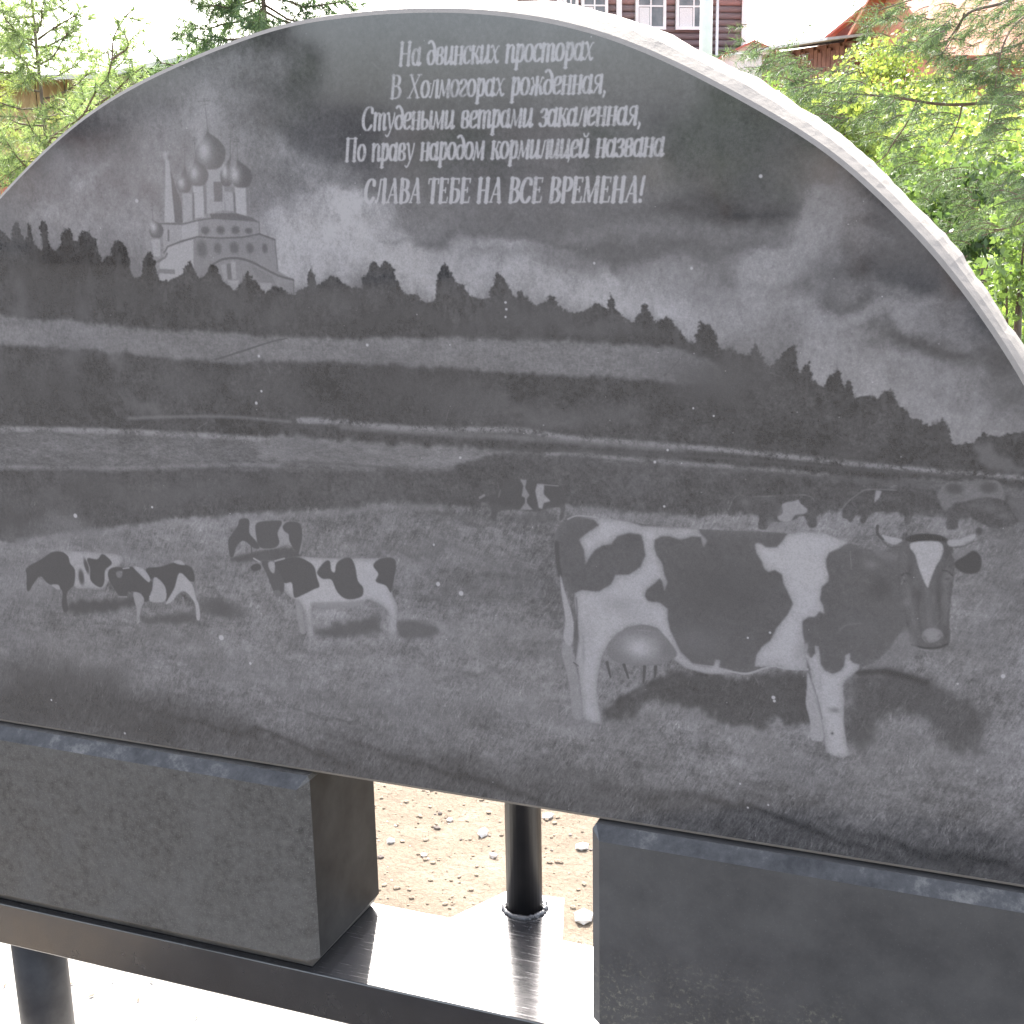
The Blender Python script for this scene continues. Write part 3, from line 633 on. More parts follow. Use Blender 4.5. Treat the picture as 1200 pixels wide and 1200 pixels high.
    fill([(1115, 648), (1130, 643), (1142, 640), (1136, 648), (1122, 656)], 122, op=.8)
    fill([(1118, 659), (1130, 651), (1140, 645), (1148, 650), (1150, 660), (1146, 670), (1134, 672), (1122, 667)], 88)
    fill([(1064, 738), (1056, 741), (1049, 752), (1040, 764), (1026, 777), (1010, 783), (1040, 780), (1075, 765)], 122, blur=2, op=.6)


# ---- lettering: an upright-written, slanted serif hand, thick stems and thin joins
def arc(cx, cy, rx, ry, a0, a1, n=12):
    t = np.radians(np.linspace(a0, a1, n))
    return [(cx + rx * math.cos(a), cy + ry * math.sin(a)) for a in t]


def glyphs():
    G = {}
    def stem(x, y0, y1, sf='tb', w=.16):
        L = [([(x, y0), (x, y1)], None)]
        if 'b' in sf: L.append(([(x - w * .75, y0), (x + w * .75, y0)], .07))
        if 't' in sf: L.append(([(x - w * .75, y1), (x + w * .75, y1)], .07))
        return L
    thin = .075
    o = arc(.27, .5, .22, .5, 90, 450, 20)
    G['о'] = (.56, [(o, None)])
    G['а'] = (.60, [(arc(.24, .48, .2, .48, 50, 340, 18), None), ([(.46, 1.0), (.45, .1), (.5, 0), (.58, .1)], None)])
    G['в'] = (.54, [([(.1, .5), (.1, .1), (.25, 0), (.42, .08), (.44, .3), (.36, .48), (.14, .54)], None), ([(.14, .54), (.36, .6), (.42, .78), (.34, 1.0), (.16, .98), (.1, .8), (.1, .4)], None)])
    G['г'] = (.48, [([(.06, .8), (.14, .98), (.3, .98), (.4, .8), (.3, .58), (.14, .34), (.1, .12), (.24, 0), (.42, .1)], None)])
    G['д'] = (.56, [(arc(.26, .42, .21, .42, 0, 360, 20), None), ([(.47, .4), (.46, .9), (.36, 1.22), (.18, 1.42), (.04, 1.3)], None)])
    G['е'] = (.50, [([(.1, .5), (.28, .54), (.42, .7), (.38, .95), (.26, 1.0), (.12, .85), (.06, .5), (.1, .12), (.25, 0), (.44, .16)], None)])
    G['ж'] = (.84, [([(.42, 0), (.42, 1)], None), ([(.06, .92), (.16, .98), (.24, .6), (.42, .52)], .09), ([(.42, .52), (.22, .46), (.14, .05), (.04, .05)], None), ([(.8, .92), (.7, .98), (.6, .6), (.42, .52)], .09), ([(.42, .52), (.62, .46), (.7, .05), (.82, .08)], None)])
    G['з'] = (.48, [([(.06, .84), (.18, 1.0), (.34, .96), (.38, .76), (.28, .56), (.14, .52)], None), ([(.14, .52), (.34, .48), (.42, .26), (.32, .02), (.14, 0), (.04, .14)], None)])
    G['и'] = (.64, [([(.1, 1), (.1, .15), (.18, 0), (.34, .15), (.46, .45)], None), ([(.48, 1), (.48, .1), (.54, 0), (.62, .1)], None), ([(.0, .9), (.1, 1)], thin)])
    G['й'] = (.64, G['и'][1] + [([(.2, 1.36), (.28, 1.2), (.4, 1.2), (.48, 1.36)], .1)])
    G['к'] = (.58, stem(.12, 0, 1) + [([(.14, .5), (.32, .6), (.42, .98), (.54, .94)], .1), ([(.26, .54), (.4, .3), (.46, 0), (.58, .08)], None)])
    G['л'] = (.58, [([(.0, .06), (.08, 0), (.16, .3), (.24, .98)], .1), ([(.24, 1), (.46, 1)], thin), ([(.46, 1), (.46, 0)], None), ([(.46, 0), (.57, .06)], thin)])
    G['м'] = (.74, [([(.0, .05), (.08, 0), (.16, .98)], .1), ([(.16, .98), (.34, .1)], .15), ([(.34, .1), (.6, .98)], thin), ([(.6, 1), (.6, 0)], None), ([(.6, 0), (.72, .06)], thin)])
    G['н'] = (.62, stem(.12, 0, 1) + stem(.48, 0, 1) + [([(.12, .52), (.48, .52)], .08)])
    G['п'] = (.62, stem(.12, 0, 1, 't') + [([(.12, .6), (.28, .95), (.42, 1), (.48, .8)], .1), ([(.48, .85), (.48, .1), (.54, 0), (.62, .1)], None)])
    G['р'] = (.58, stem(.14, -.42, 1, 'tb') + [([(.14, .6), (.26, .95), (.4, .98), (.48, .6), (.44, .15), (.3, 0), (.16, .12)], None)])
    G['с'] = (.48, [([(.42, .8), (.36, .98), (.24, 1), (.1, .84), (.05, .5), (.1, .12), (.25, 0), (.42, .16)], None)])
    G['т'] = (.86, stem(.1, 0, 1, 't') + [([(.1, .6), (.24, .95), (.36, 1), (.4, .85)], .09), ([(.41, .9), (.41, 0)], None), ([(.41, .6), (.55, .95), (.66, 1), (.71, .85)], .09), ([(.71, .88), (.71, .1), (.77, 0), (.85, .1)], None)])
    G['у'] = (.56, [([(.04, .96), (.12, .98), (.18, .6), (.28, .05)], .15), ([(.5, 1), (.44, .5), (.28, -.1), (.12, -.42), (.0, -.34)], .1)])
    G['х'] = (.56, [([(.04, .94), (.14, .98), (.28, .5), (.42, .02), (.54, .08)], .15), ([(.52, .96), (.42, .9), (.14, .08), (.03, .04)], .085)])
    G['ц'] = (.66, G['и'][1] + [([(.56, .04), (.62, -.06), (.58, -.26)], .09)])
    G['ы'] = (.78, [([(.1, 1), (.1, .1), (.24, 0), (.4, .12), (.42, .4), (.3, .56), (.14, .5)], None), ([(.64, 1), (.64, .1), (.7, 0), (.78, .1)], None)])
    G['я'] = (.58, [([(.46, 1), (.46, 0)], None), ([(.46, 1), (.24, 1), (.12, .86), (.14, .6), (.28, .5), (.46, .5)], .12), ([(.34, .5), (.2, .2), (.1, 0), (.0, .04)], .12), ([(.38, 0), (.56, 0)], .07)])
    G[','] = (.30, [([(.12, .08), (.16, .0), (.1, -.24)], .14)])
    G['!'] = (.36, [([(.2, 1.4), (.16, .9), (.14, .42)], .17), ([(.12, .08), (.13, .04)], .2)])
    c = 1.38
    H = lambda x, s='tb': stem(x, 0, c, s)
    G['Н'] = (.90, H(.18) + H(.68) + [([(.18, .7), (.68, .7)], .08)])
    G['П'] = (.90, H(.18) + H(.68) + [([(.08, c), (.78, c)], .08)])
    G['В'] = (.76, H(.18) + [([(.18, c), (.42, c), (.58, 1.2), (.54, .86), (.36, .74), (.18, .74)], None), ([(.3, .74), (.52, .68), (.66, .42), (.58, .1), (.4, 0), (.18, 0)], None)])
    G['Х'] = (.84, [([(.16, c), (.66, 0)], .16), ([(.7, c), (.1, 0)], .085), ([(.06, c), (.28, c)], .07), ([(.56, c), (.82, c)], .07), ([(.0, 0), (.22, 0)], .07), ([(.54, 0), (.78, 0)], .07)])
    G['С'] = (.78, [([(.66, 1.06), (.64, 1.28), (.46, 1.4), (.24, 1.24), (.1, .8), (.12, .3), (.28, .02), (.48, .0), (.66, .26)], None), ([(.67, 1.34), (.66, 1.0)], .07)])
    G['Л'] = (.86, [([(.04, .1), (.12, .0), (.24, .4), (.34, c)], .1), ([(.34, c), (.72, c)], .08)] + H(.64, 'b'))
    G['А'] = (.84, [([(.08, 0), (.46, c)], .085), ([(.46, c), (.66, 0)], .19), ([(.2, .46), (.56, .46)], .075), ([(.0, 0), (.18, 0)], .07), ([(.54, 0), (.78, 0)], .07)])
    G['Т'] = (.76, H(.38, 'b') + [([(.06, c), (.72, c)], .085), ([(.06, c), (.04, 1.12)], .08), ([(.72, c), (.71, 1.12)], .08)])
    G['Е'] = (.74, H(.18) + [([(.18, c), (.62, c)], .085), ([(.62, c), (.61, 1.14)], .07), ([(.18, .72), (.48, .72)], .08), ([(.48, .86), (.48, .58)], .07), ([(.1, 0), (.62, 0)], .085), ([(.62, 0), (.66, .3)], .07)])
    G['Б'] = (.76, H(.18) + [([(.18, c), (.62, c)], .085), ([(.62, c), (.61, 1.12)], .07), ([(.18, .76), (.42, .78), (.62, .64), (.64, .28), (.48, .02), (.18, 0)], None)])
    G['Р'] = (.70, H(.18) + [([(.18, c), (.44, c), (.6, 1.2), (.6, .88), (.44, .66), (.2, .64)], None)])
    G['М'] = (1.04, [([(.16, c), (.1, 0)], .08), ([(.16, c), (.44, .06)], .18), ([(.44, .06), (.82, c)], .08)] + H(.84, 'tb') + [([(.0, 0), (.2, 0)], .07), ([(.06, c), (.2, c)], .07)])
    G[' '] = (.40, [])
    return G


def write(text, p0, p1, xh, G, bold=1.0, val=176, op=1.0):
    """text between two measured points on the slab; xh is the letter height in metres"""
    a, b = S([p0, p1])
    ya, yb = a[1], b[1]
    adv = sum(G[ch][0] for ch in text)
    h = xh / RES
    kx = (b[0] - a[0]) / (adv - .1)
    x = a[0]
    slant = .13
    for ch in text:
        w, strokes = G[ch]
        y = ya + (yb - ya) * (x - a[0]) / (b[0] - a[0])
        if strokes:
            gx0, gx1, gy0, gy1 = box(np.array([x - .3 * kx - .2 * h, y - 1.7 * h]), np.array([x + (w + .2) * kx + .4 * h, y + .7 * h]), 3)
            al = np.zeros((gy1 - gy0, gx1 - gx0), np.float32)
            for pts, wd in strokes:
                P = np.array(pts, float)
                P = crom(P, False, 4) if len(P) > 2 else P
                Q = np.c_[x + P[:, 0] * kx + slant * P[:, 1] * h, y - P[:, 1] * h]
                if wd is None:
                    d = np.gradient(Q, axis=0) if len(Q) > 2 else np.repeat((Q[1] - Q[0])[None], 2, 0)
                    v = np.abs(d[:, 1]) / (np.hypot(d[:, 0], d[:, 1]) + 1e-9)
                    W = (.078 + .13 * v ** 1.4) * h * bold
                else:
                    W = np.full(len(Q), wd * .95 * h * bold)
                al = np.maximum(al, seg_alpha(Q, W, gx0, gx1, gy0, gy1))
            n = 1 - .16 * np.abs(JX[gy0:gy1, gx0:gx1])
            al = blur2(al, .55) * op * np.clip(n, .55, 1)
            IMG[gy0:gy1, gx0:gx1] = IMG[gy0:gy1, gx0:gx1] * (1 - al) + val * al
        x += w * kx


def paint_text():
    G = glyphs()
    write('На двинских просторах', (466, 76.5), (692, 69.5), .0184, G)
    write('В Холмогорах рожденная,', (456, 115), (709, 108), .0186, G)
    write('Студеными ветрами закаленная,', (423, 152), (750, 145), .0188, G)
    write('По праву народом кормилицей названа', (403, 188.5), (775, 182), .0190, G)
    write('СЛАВА ТЕБЕ НА ВСЕ ВРЕМЕНА!', (426, 237), (752, 236), .0196, G, bold=1.15, val=182)


def engraving():
    global IMG
    paint_sky()
    paint_church()
    paint_land()
    blades(46000, 590, 1010, 10, 61)
    paint_cows()
    blades(9000, 800, 1010, 12, 62)
    paint_text()
    # beyond what the photograph shows the drawing simply goes on (mirrored)
    kl = int(S([(-45, 500)])[0][0]); kr = int(S([(1280, 600)])[0][0])
    if kl > 0: IMG[:, :kl] = IMG[:, kl:2 * kl][:, ::-1]
    w = CW - kr
    if w > 0: IMG[:, kr:] = IMG[:, kr - w:kr][:, ::-1]
    # grain of the pecked dots, chips and a few scratches
    g = gnoise(.7, .7, seed=51); d = spect(.5, seed=52)
    IMG += (g * 2.2 + d * 1.4) * np.clip((IMG - 70) / 60, .2, 1.3)
    for x, y, r in ((160, 235, 2), (592, 354, 1.6), (593, 362, 1.6), (592, 371, 1.4), (430, 404, 1.8), (891, 206, 2.4), (810, 314, 1.8), (696, 308, 1.6), (513, 684, 2.6), (540, 695, 3), (300, 472, 1.8),
                    (303, 417, 1.6), (306, 458, 1.4), (767, 541, 1.8), (782, 527, 1.6), (778, 593, 1.6), (812, 478, 1.4), (836, 487, 1.4), (259, 747, 3), (293, 777, 1.6), (539, 536, 1.6), (906, 817, 2.6),
                    (907, 821, 2), (1175, 792, 3), (867, 918, 1.4), (876, 946, 1.4), (900, 943, 1.4), (88, 604, 2.4), (178, 594, 1.4), (1122, 801, 1.4), (902, 741, 1.6), (876, 747, 1.4), (60, 820, 1.2), (508, 638, 1.4), (146, 859, 1.3)):
        blob(x, y, r * .8, r * .8, 235, hard=2, op=.9)
    for x, y, r in ((1095, 462, 6), (820, 260, 3), (660, 470, 2)):
        blob(x, y, r, r * .7, 112, op=.4)
    q = np.random.default_rng(5)
    for _ in range(260):
        cx, cy = int(q.integers(4, CW - 4)), int(q.integers(4, CH - 4))
        IMG[cy:cy + q.integers(1, 3), cx:cx + q.integers(1, 3)] += q.uniform(15, 60)
    for _ in range(60):
        a = np.array([q.uniform(0, 1200), q.uniform(60, 1000)]); t = q.uniform(0, 6.28); L = q.uniform(4, 22)
        stroke([tuple(a), (a[0] + L * math.cos(t), a[1] + L * math.sin(t))], .7, q.uniform(110, 170), op=.35)
    s = IMG / 255.0
    lin = np.where(s < .04, s / 12.92, ((np.clip(s, 0, 1) + .055) / 1.055) ** 2.4)
    return np.clip((lin - .075) / .31, 0, 1.04) / 1.10
# ---------------------------------------------------------------- helpers
R = random.Random(3)


def new_mat(name):
    m = bpy.data.materials.new(name); m.use_nodes = True
    nt = m.node_tree; b = nt.nodes['Principled BSDF']
    return m, nt, b


def N(nt, kind, **k):
    n = nt.nodes.new(kind)
    for a, v in k.items():
        setattr(n, a, v)
    return n


def coords(nt, scale=(1, 1, 1), rot=(0, 0, 0), which='Object'):
    t = N(nt, 'ShaderNodeTexCoord'); mp = N(nt, 'ShaderNodeMapping')
    mp.inputs['Scale'].default_value = scale; mp.inputs['Rotation'].default_value = rot
    nt.links.new(t.outputs[which], mp.inputs['Vector'])
    return mp.outputs['Vector']


def noise(nt, vec, scale, detail=6, rough=.6, dist=0.0):
    n = N(nt, 'ShaderNodeTexNoise'); n.inputs['Scale'].default_value = scale
    n.inputs['Detail'].default_value = detail; n.inputs['Roughness'].default_value = rough; n.inputs['Distortion'].default_value = dist
    nt.links.new(vec, n.inputs['Vector'])
    return n.outputs['Fac']


def ramp(nt, fac, stops):
    r = N(nt, 'ShaderNodeValToRGB')
    els = r.color_ramp.elements
    while len(els) < len(stops):
        els.new(.5)
    for e, (p, c) in zip(els, stops):
        e.position = p
        e.color = (c, c, c, 1) if not isinstance(c, tuple) else (*c, 1)
    nt.links.new(fac, r.inputs['Fac'])
    return r.outputs['Color']


def mixc(nt, fac, a, b, mode='MIX'):
    m = N(nt, 'ShaderNodeMix', data_type='RGBA', blend_type=mode)
    for i, v in ((0, fac), (6, a), (7, b)):
        if isinstance(v, (int, float)):
            m.inputs[i].default_value = v
        elif isinstance(v, tuple):
            m.inputs[i].default_value = (*v, 1)
        else:
            nt.links.new(v, m.inputs[i])
    return m.outputs[2]


def bump(nt, b, height, strength=.3, dist=.002):
    n = N(nt, 'ShaderNodeBump'); n.inputs['Strength'].default_value = strength; n.inputs['Distance'].default_value = dist
    nt.links.new(height, n.inputs['Height']); nt.links.new(n.outputs[0], b.inputs['Normal'])


def simple(name, c1, c2, scale=4, rough=.7, detail=6, bstr=.3, bdist=.003, spec=.5, stretch=(1, 1, 1), lo=.35, hi=.65):
    m, nt, b = new_mat(name)
    v = coords(nt, stretch)
    f = noise(nt, v, scale, detail)
    nt.links.new(ramp(nt, f, [(lo, c1), (hi, c2)]), b.inputs['Base Color'])
    b.inputs['Roughness'].default_value = rough; b.inputs['Specular IOR Level'].default_value = spec
    if bstr:
        bump(nt, b, noise(nt, v, scale * 4, 5), bstr, bdist)
    return m


def leafmat(name, c1, c2, trans=.5, scale=3.0, rough=.5):
    m, nt, b = new_mat(name)
    v = coords(nt)
    info = N(nt, 'ShaderNodeNewGeometry')
    f = noise(nt, v, scale, 3)
    col = ramp(nt, f, [(.3, c1), (.7, c2)])
    r2 = ramp(nt, info.outputs['Random Per Island'], [(0.0, .65), (1.0, 1.35)])
    col = mixc(nt, 1.0, col, r2, 'MULTIPLY')
    nt.links.new(col, b.inputs['Base Color'])
    b.inputs['Roughness'].default_value = rough
    tr = N(nt, 'ShaderNodeBsdfTranslucent'); nt.links.new(mixc(nt, 1.0, col, (1.25, 1.35, .7), 'MULTIPLY'), tr.inputs['Color'])
    mx = N(nt, 'ShaderNodeMixShader'); mx.inputs[0].default_value = trans
    out = nt.nodes['Material Output']
    nt.links.new(b.outputs[0], mx.inputs[1]); nt.links.new(tr.outputs[0], mx.inputs[2]); nt.links.new(mx.outputs[0], out.inputs['Surface'])
    return m


def link(name, me, parent=None, mat=None):
    o = bpy.data.objects.new(name, me); COL.objects.link(o)
    if parent: o.parent = parent
    if mat:
        for m in (mat if isinstance(mat, (list, tuple)) else [mat]):
            me.materials.append(m)
    return o


def mesh(name, V, F, parent=None, mat=None, smooth=False):
    me = bpy.data.meshes.new(name); me.from_pydata([tuple(map(float, v)) for v in V], [], F); me.update()
    if smooth:
        me.polygons.foreach_set('use_smooth', [True] * len(me.polygons))
    return link(name, me, parent, mat)


def tris(name, V, n, parent=None, mat=None):
    """V: (k*n, 3) array of k faces with n corners each"""
    V = np.asarray(V, np.float32).reshape(-1, 3); k = len(V) // n
    me = bpy.data.meshes.new(name)
    me.vertices.add(len(V)); me.vertices.foreach_set('co', V.ravel())
    me.loops.add(len(V)); me.loops.foreach_set('vertex_index', np.arange(len(V), dtype=np.int32))
    me.polygons.add(k); me.polygons.foreach_set('loop_start', np.arange(0, len(V), n, dtype=np.int32))
    me.update(calc_edges=True)
    return link(name, me, parent, mat)


def thing(name, label, cat, loc=(0, 0, 0), group=None, rz=0.0):
    o = bpy.data.objects.new(name, None); COL.objects.link(o); o.location = loc; o.rotation_euler = (0, 0, rz)
    o.empty_display_size = .1
    return tag(o, label, cat, group)


def tag(o, label=None, cat=None, group=None, kind=None):
    for k, v in (('label', label), ('category', cat), ('group', group), ('kind', kind)):
        if v: o[k] = v
    return o


def boxvf(x0, x1, y0, y1, z0, z1):
    V = [(x, y, z) for z in (z0, z1) for y in (y0, y1) for x in (x0, x1)]
    F = [(0, 2, 3, 1), (4, 5, 7, 6), (0, 1, 5, 4), (2, 6, 7, 3), (0, 4, 6, 2), (1, 3, 7, 5)]
    return V, F


def bx(name, x0, x1, y0, y1, z0, z1, parent=None, mat=None, bevel=0.0, seg=2):
    V, F = boxvf(x0, x1, y0, y1, z0, z1)
    if not bevel:
        return mesh(name, V, F, parent, mat)
    bm = bmesh.new()
    vs = [bm.verts.new(v) for v in V]
    for f in F: bm.faces.new([vs[i] for i in f])
    bmesh.ops.bevel(bm, geom=bm.edges[:], offset=bevel, segments=seg, affect='EDGES', profile=.5)
    me = bpy.data.meshes.new(name); bm.to_mesh(me); bm.free()
    return link(name, me, parent, mat)


def tube_vf(P, W, n=8, base=0, cap=True):
    P = [Vector(p) for p in P]; V = []; F = []
    up = Vector((0, 0, 1))
    for i, p in enumerate(P):
        d = (P[min(i + 1, len(P) - 1)] - P[max(i - 1, 0)]).normalized()
        a = d.cross(up if abs(d.z) < .95 else Vector((1, 0, 0))).normalized(); b = d.cross(a)
        for k in range(n):
            t = 2 * math.pi * k / n
            V.append(p + (a * math.cos(t) + b * math.sin(t)) * W[i])
    for i in range(len(P) - 1):
        for k in range(n):
            F.append((base + i * n + k, base + i * n + (k + 1) % n, base + (i + 1) * n + (k + 1) % n, base + (i + 1) * n + k))
    if cap:
        F.append(tuple(base + k for k in range(n))[::-1]); F.append(tuple(base + (len(P) - 1) * n + k for k in range(n)))
    return V, F


def tube(name, P, W, n=10, parent=None, mat=None, smooth=True):
    if isinstance(W, (int, float)): W = [W] * len(P)
    V, F = tube_vf(P, W, n)
    return mesh(name, V, F, parent, mat, smooth)


class MB:
    def __init__(s): s.V = []; s.F = []
    def add(s, V, F):
        b = len(s.V); s.V += list(V); s.F += [tuple(b + i for i in f) for f in F]; return s
    def box(s, *a): return s.add(*boxvf(*a))
    def tube(s, P, W, n=6):
        if isinstance(W, (int, float)): W = [W] * len(P)
        return s.add(*tube_vf(P, W, n))
    def build(s, name, parent=None, mat=None, smooth=False): return mesh(name, s.V, s.F, parent, mat, smooth)


# ---------------------------------------------------------------- materials
def granite_engraved():
    e = engraving()
    img = bpy.data.images.new('engraving', CW, CH, alpha=False, float_buffer=False)
    img.colorspace_settings.name = 'Non-Color'
    a = np.ones((CH, CW, 4), np.float32)
    a[..., :3] = np.sqrt(np.clip(e, 0, 1))[::-1, :, None]       # stored as a square root to keep the darks smooth
    img.pixels.foreach_set(a.ravel()); img.update(); img.pack()
    m, nt, b = new_mat('engraved_granite')
    uv = N(nt, 'ShaderNodeUVMap'); uv.uv_map = 'face'
    t = N(nt, 'ShaderNodeTexImage'); t.image = img; t.interpolation = 'Linear'; t.extension = 'EXTEND'
    nt.links.new(uv.outputs[0], t.inputs[0])
    sq = N(nt, 'ShaderNodeMath', operation='MULTIPLY'); nt.links.new(t.outputs[0], sq.inputs[0]); nt.links.new(t.outputs[0], sq.inputs[1])
    v = coords(nt)
    # fine crystal sparkle of the black stone and a film of dust
    sp = ramp(nt, noise(nt, v, 900, 2, .5), [(.45, .010), (.75, .030)])
    dust = ramp(nt, noise(nt, v, 2.6, 8, .65), [(.4, .000), (.75, .009)])
    base = mixc(nt, 1.0, sp, dust, 'ADD')
    warm = ramp(nt, noise(nt, v, 5.0, 4), [(.4, (.37, .347, .342)), (.6, (.378, .352, .34))])
    col = mixc(nt, sq.outputs[0], base, warm)
    nt.links.new(col, b.inputs['Base Color'])
    rr = N(nt, 'ShaderNodeMapRange'); rr.inputs['To Min'].default_value = SLAB_ROUGH[0]; rr.inputs['To Max'].default_value = SLAB_ROUGH[1]
    nt.links.new(sq.outputs[0], rr.inputs['Value']); nt.links.new(rr.outputs[0], b.inputs['Roughness'])
    b.inputs['IOR'].default_value = 1.8
    bump(nt, b, t.outputs[0], -.12, .0004)
    return m


SLAB_ROUGH = (.022, .28)
M = {}


def build_materials():
    M['engraved'] = granite_engraved()
    m, nt, b = new_mat('rough_stone_edge')
    v = coords(nt)
    nt.links.new(ramp(nt, noise(nt, v, 60, 8, .7), [(.3, (.225, .20, .172)), (.7, (.265, .238, .208))]), b.inputs['Base Color'])
    b.inputs['Roughness'].default_value = .8; bump(nt, b, noise(nt, v, 90, 8, .7), .4, .002)
    M['edge'] = m
    m, nt, b = new_mat('dusty_granite')
    v = coords(nt)
    d1 = ramp(nt, noise(nt, v, 7, 10, .72, .8), [(.40, .0), (.62, 1.0)])
    d2 = ramp(nt, noise(nt, v, 70, 8, .75), [(.38, (.046, .042, .038)), (.64, (.115, .108, .098))])
    fine = ramp(nt, noise(nt, v, 360, 4, .7), [(.54, .0), (.72, 1.0)])
    c = mixc(nt, d1, d2, (.125, .115, .102)); c = mixc(nt, .35, c, d2); c = mixc(nt, fine, c, (.17, .16, .15))
    nt.links.new(c, b.inputs['Base Color'])
    nt.links.new(ramp(nt, d1, [(0, .42), (1, .75)]), b.inputs['Roughness'])
    b.inputs['IOR'].default_value = 1.45; bump(nt, b, noise(nt, v, 60, 6), .06, .002)
    M['block'] = m
    M['block_side_shade'] = simple('shaded_granite_side', (.012, .012, .012), (.038, .036, .034), 9, .55, spec=.2, bstr=.1, bdist=.001)  # sides: less dust than the front, and shade put into the colour
    m, nt, b = new_mat('smooth_granite')
    v = coords(nt)
    low = N(nt, 'ShaderNodeSeparateXYZ'); nt.links.new(v, low.inputs[0])
    mr = N(nt, 'ShaderNodeMapRange'); mr.inputs['From Min'].default_value = .15; mr.inputs['From Max'].default_value = .05
    nt.links.new(low.outputs[2], mr.inputs['Value'])
    sp = ramp(nt, noise(nt, v, 130, 6, .8), [(.52, .0), (.64, 1.0)]); big = ramp(nt, noise(nt, v, 9, 6, .7), [(.42, .0), (.56, 1.0)])
    f = mixc(nt, 1.0, mixc(nt, 1.0, sp, big, 'MULTIPLY'), mr.outputs[0], 'MULTIPLY')
    c0 = ramp(nt, noise(nt, v, 6, 10, .74), [(.36, (.050, .048, .047)), (.64, (.090, .086, .082))])
    dots = ramp(nt, noise(nt, v, 330, 3, .7), [(.60, .0), (.78, .8)])
    c = mixc(nt, f, c0, (.26, .24, .18)); c = mixc(nt, dots, c, (.15, .148, .145))
    nt.links.new(c, b.inputs['Base Color']); b.inputs['Roughness'].default_value = .36; b.inputs['IOR'].default_value = 1.6
    M['block2'] = m
    m, nt, b = new_mat('worn_bevel')
    v = coords(nt)
    nt.links.new(ramp(nt, noise(nt, v, 16, 10, .75), [(.35, (.035, .034, .034)), (.52, (.072, .070, .069)), (.66, (.19, .18, .165))]), b.inputs['Base Color'])
    b.inputs['Roughness'].default_value = .6; b.inputs['IOR'].default_value = 1.4; bump(nt, b, noise(nt, v, 120, 5), .35, .001)
    M['bevel'] = m
    m, nt, b = new_mat('black_gloss_paint')
    v = coords(nt, (1.6, 60, 1)); v2 = coords(nt, (60, 60, 60))
    nt.links.new(ramp(nt, noise(nt, v2, 1, 4), [(.3, (.020, .020, .022)), (.7, (.030, .029, .030))]), b.inputs['Base Color'])
    s = noise(nt, v, 9, 4, .7)
    nt.links.new(ramp(nt, s, [(.3, .14), (.7, .30)]), b.inputs['Roughness'])
    b.inputs['IOR'].default_value = 1.6; b.inputs['Coat Weight'].default_value = 1.0; b.inputs['Coat IOR'].default_value = 1.65
    nt.links.new(ramp(nt, s, [(.3, .10), (.7, .30)]), b.inputs['Coat Roughness'])
    bump(nt, b, s, .22, .0006)
    M['paint'] = m
    M['post_paint'] = simple('post_black_paint', (.012, .012, .014), (.020, .019, .021), 30, .42, spec=.3, bstr=.15, bdist=.0006)
    M['paint_dull'] = simple('black_satin_paint', (.026, .025, .027), (.042, .040, .041), 30, .5, spec=.35, bstr=.1, bdist=.0006)
    M['weld'] = simple('weld_bead', (.02, .02, .022), (.06, .06, .065), 80, .18, bstr=.6, bdist=.002, spec=1.0)
    # ground
    m, nt, b = new_mat('sand')
    v = coords(nt)
    c = ramp(nt, noise(nt, v, 3.5, 10, .7), [(.3, (.13, .10, .07)), (.5, (.175, .138, .10)), (.7, (.235, .195, .15))])
    g = ramp(nt, noise(nt, v, 95, 6, .7), [(.30, (.60, .56, .52)), (.5, (1, 1, 1)), (.75, (1.12, 1.1, 1.06))])
    nt.links.new(mixc(nt, 1.0, c, g, 'MULTIPLY'), b.inputs['Base Color']); b.inputs['Roughness'].default_value = .95
    h = mixc(nt, .5, noise(nt, v, 60, 8, .75), noise(nt, v, 12, 6, .6)); bump(nt, b, h, 1.0, .02)
    M['sand'] = m
    M['dim_grey'] = simple('added_yard_grey', (.050, .046, .044), (.080, .074, .071), 40, .9, bdist=.004)
    M['bright_sand'] = simple('overlit_sand', (.30, .285, .26), (.42, .40, .37), 14, .9, bdist=.003)  # sun glare on the sand put into a paler colour
    M['clod'] = simple('sandy_clod', (.16, .125, .09), (.24, .195, .145), 40, .95, bdist=.002)
    M['pebble'] = simple('pebble_stone', (.30, .26, .22), (.55, .50, .45), 20, .8, bdist=.001)
    M['pebble_dark'] = simple('dark_pebble', (.07, .055, .05), (.16, .13, .11), 20, .8, bdist=.001)
    M['pale_stone'] = simple('pale_stone', (.55, .53, .50), (.72, .70, .67), 20, .8, bdist=.001)
    M['soil'] = simple('grassy_soil', (.05, .07, .02), (.12, .13, .04), 3, .95, bdist=.03)
    # foliage
    M['needle'] = leafmat('pine_needles', (.085, .14, .08), (.14, .20, .11), .45, 2.0)
    M['needle_dark'] = leafmat('dark_pine_needles', (.07, .11, .065), (.115, .165, .09), .42, 2.0)
    M['needle_soft'] = leafmat('larch_needles', (.17, .23, .12), (.27, .33, .18), .5, 2.0)
    M['leaf'] = leafmat('weed_leaves', (.12, .18, .06), (.22, .28, .10), .45, 1.2)
    M['leaf_y'] = leafmat('yellow_green_leaves', (.20, .24, .07), (.31, .34, .12), .5, 1.2)
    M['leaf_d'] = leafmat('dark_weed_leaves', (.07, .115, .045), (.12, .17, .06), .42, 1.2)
    M['leaf_back'] = leafmat('garden_tree_leaves', (.03, .06, .018), (.06, .10, .03), .25, 1.2)
    M['bark'] = simple('pine_bark', (.10, .075, .06), (.22, .17, .14), 30, .9, stretch=(1, 1, .3), bdist=.004)
    M['twig'] = simple('twig_bark', (.09, .06, .04), (.17, .12, .09), 60, .9, bdist=.001)
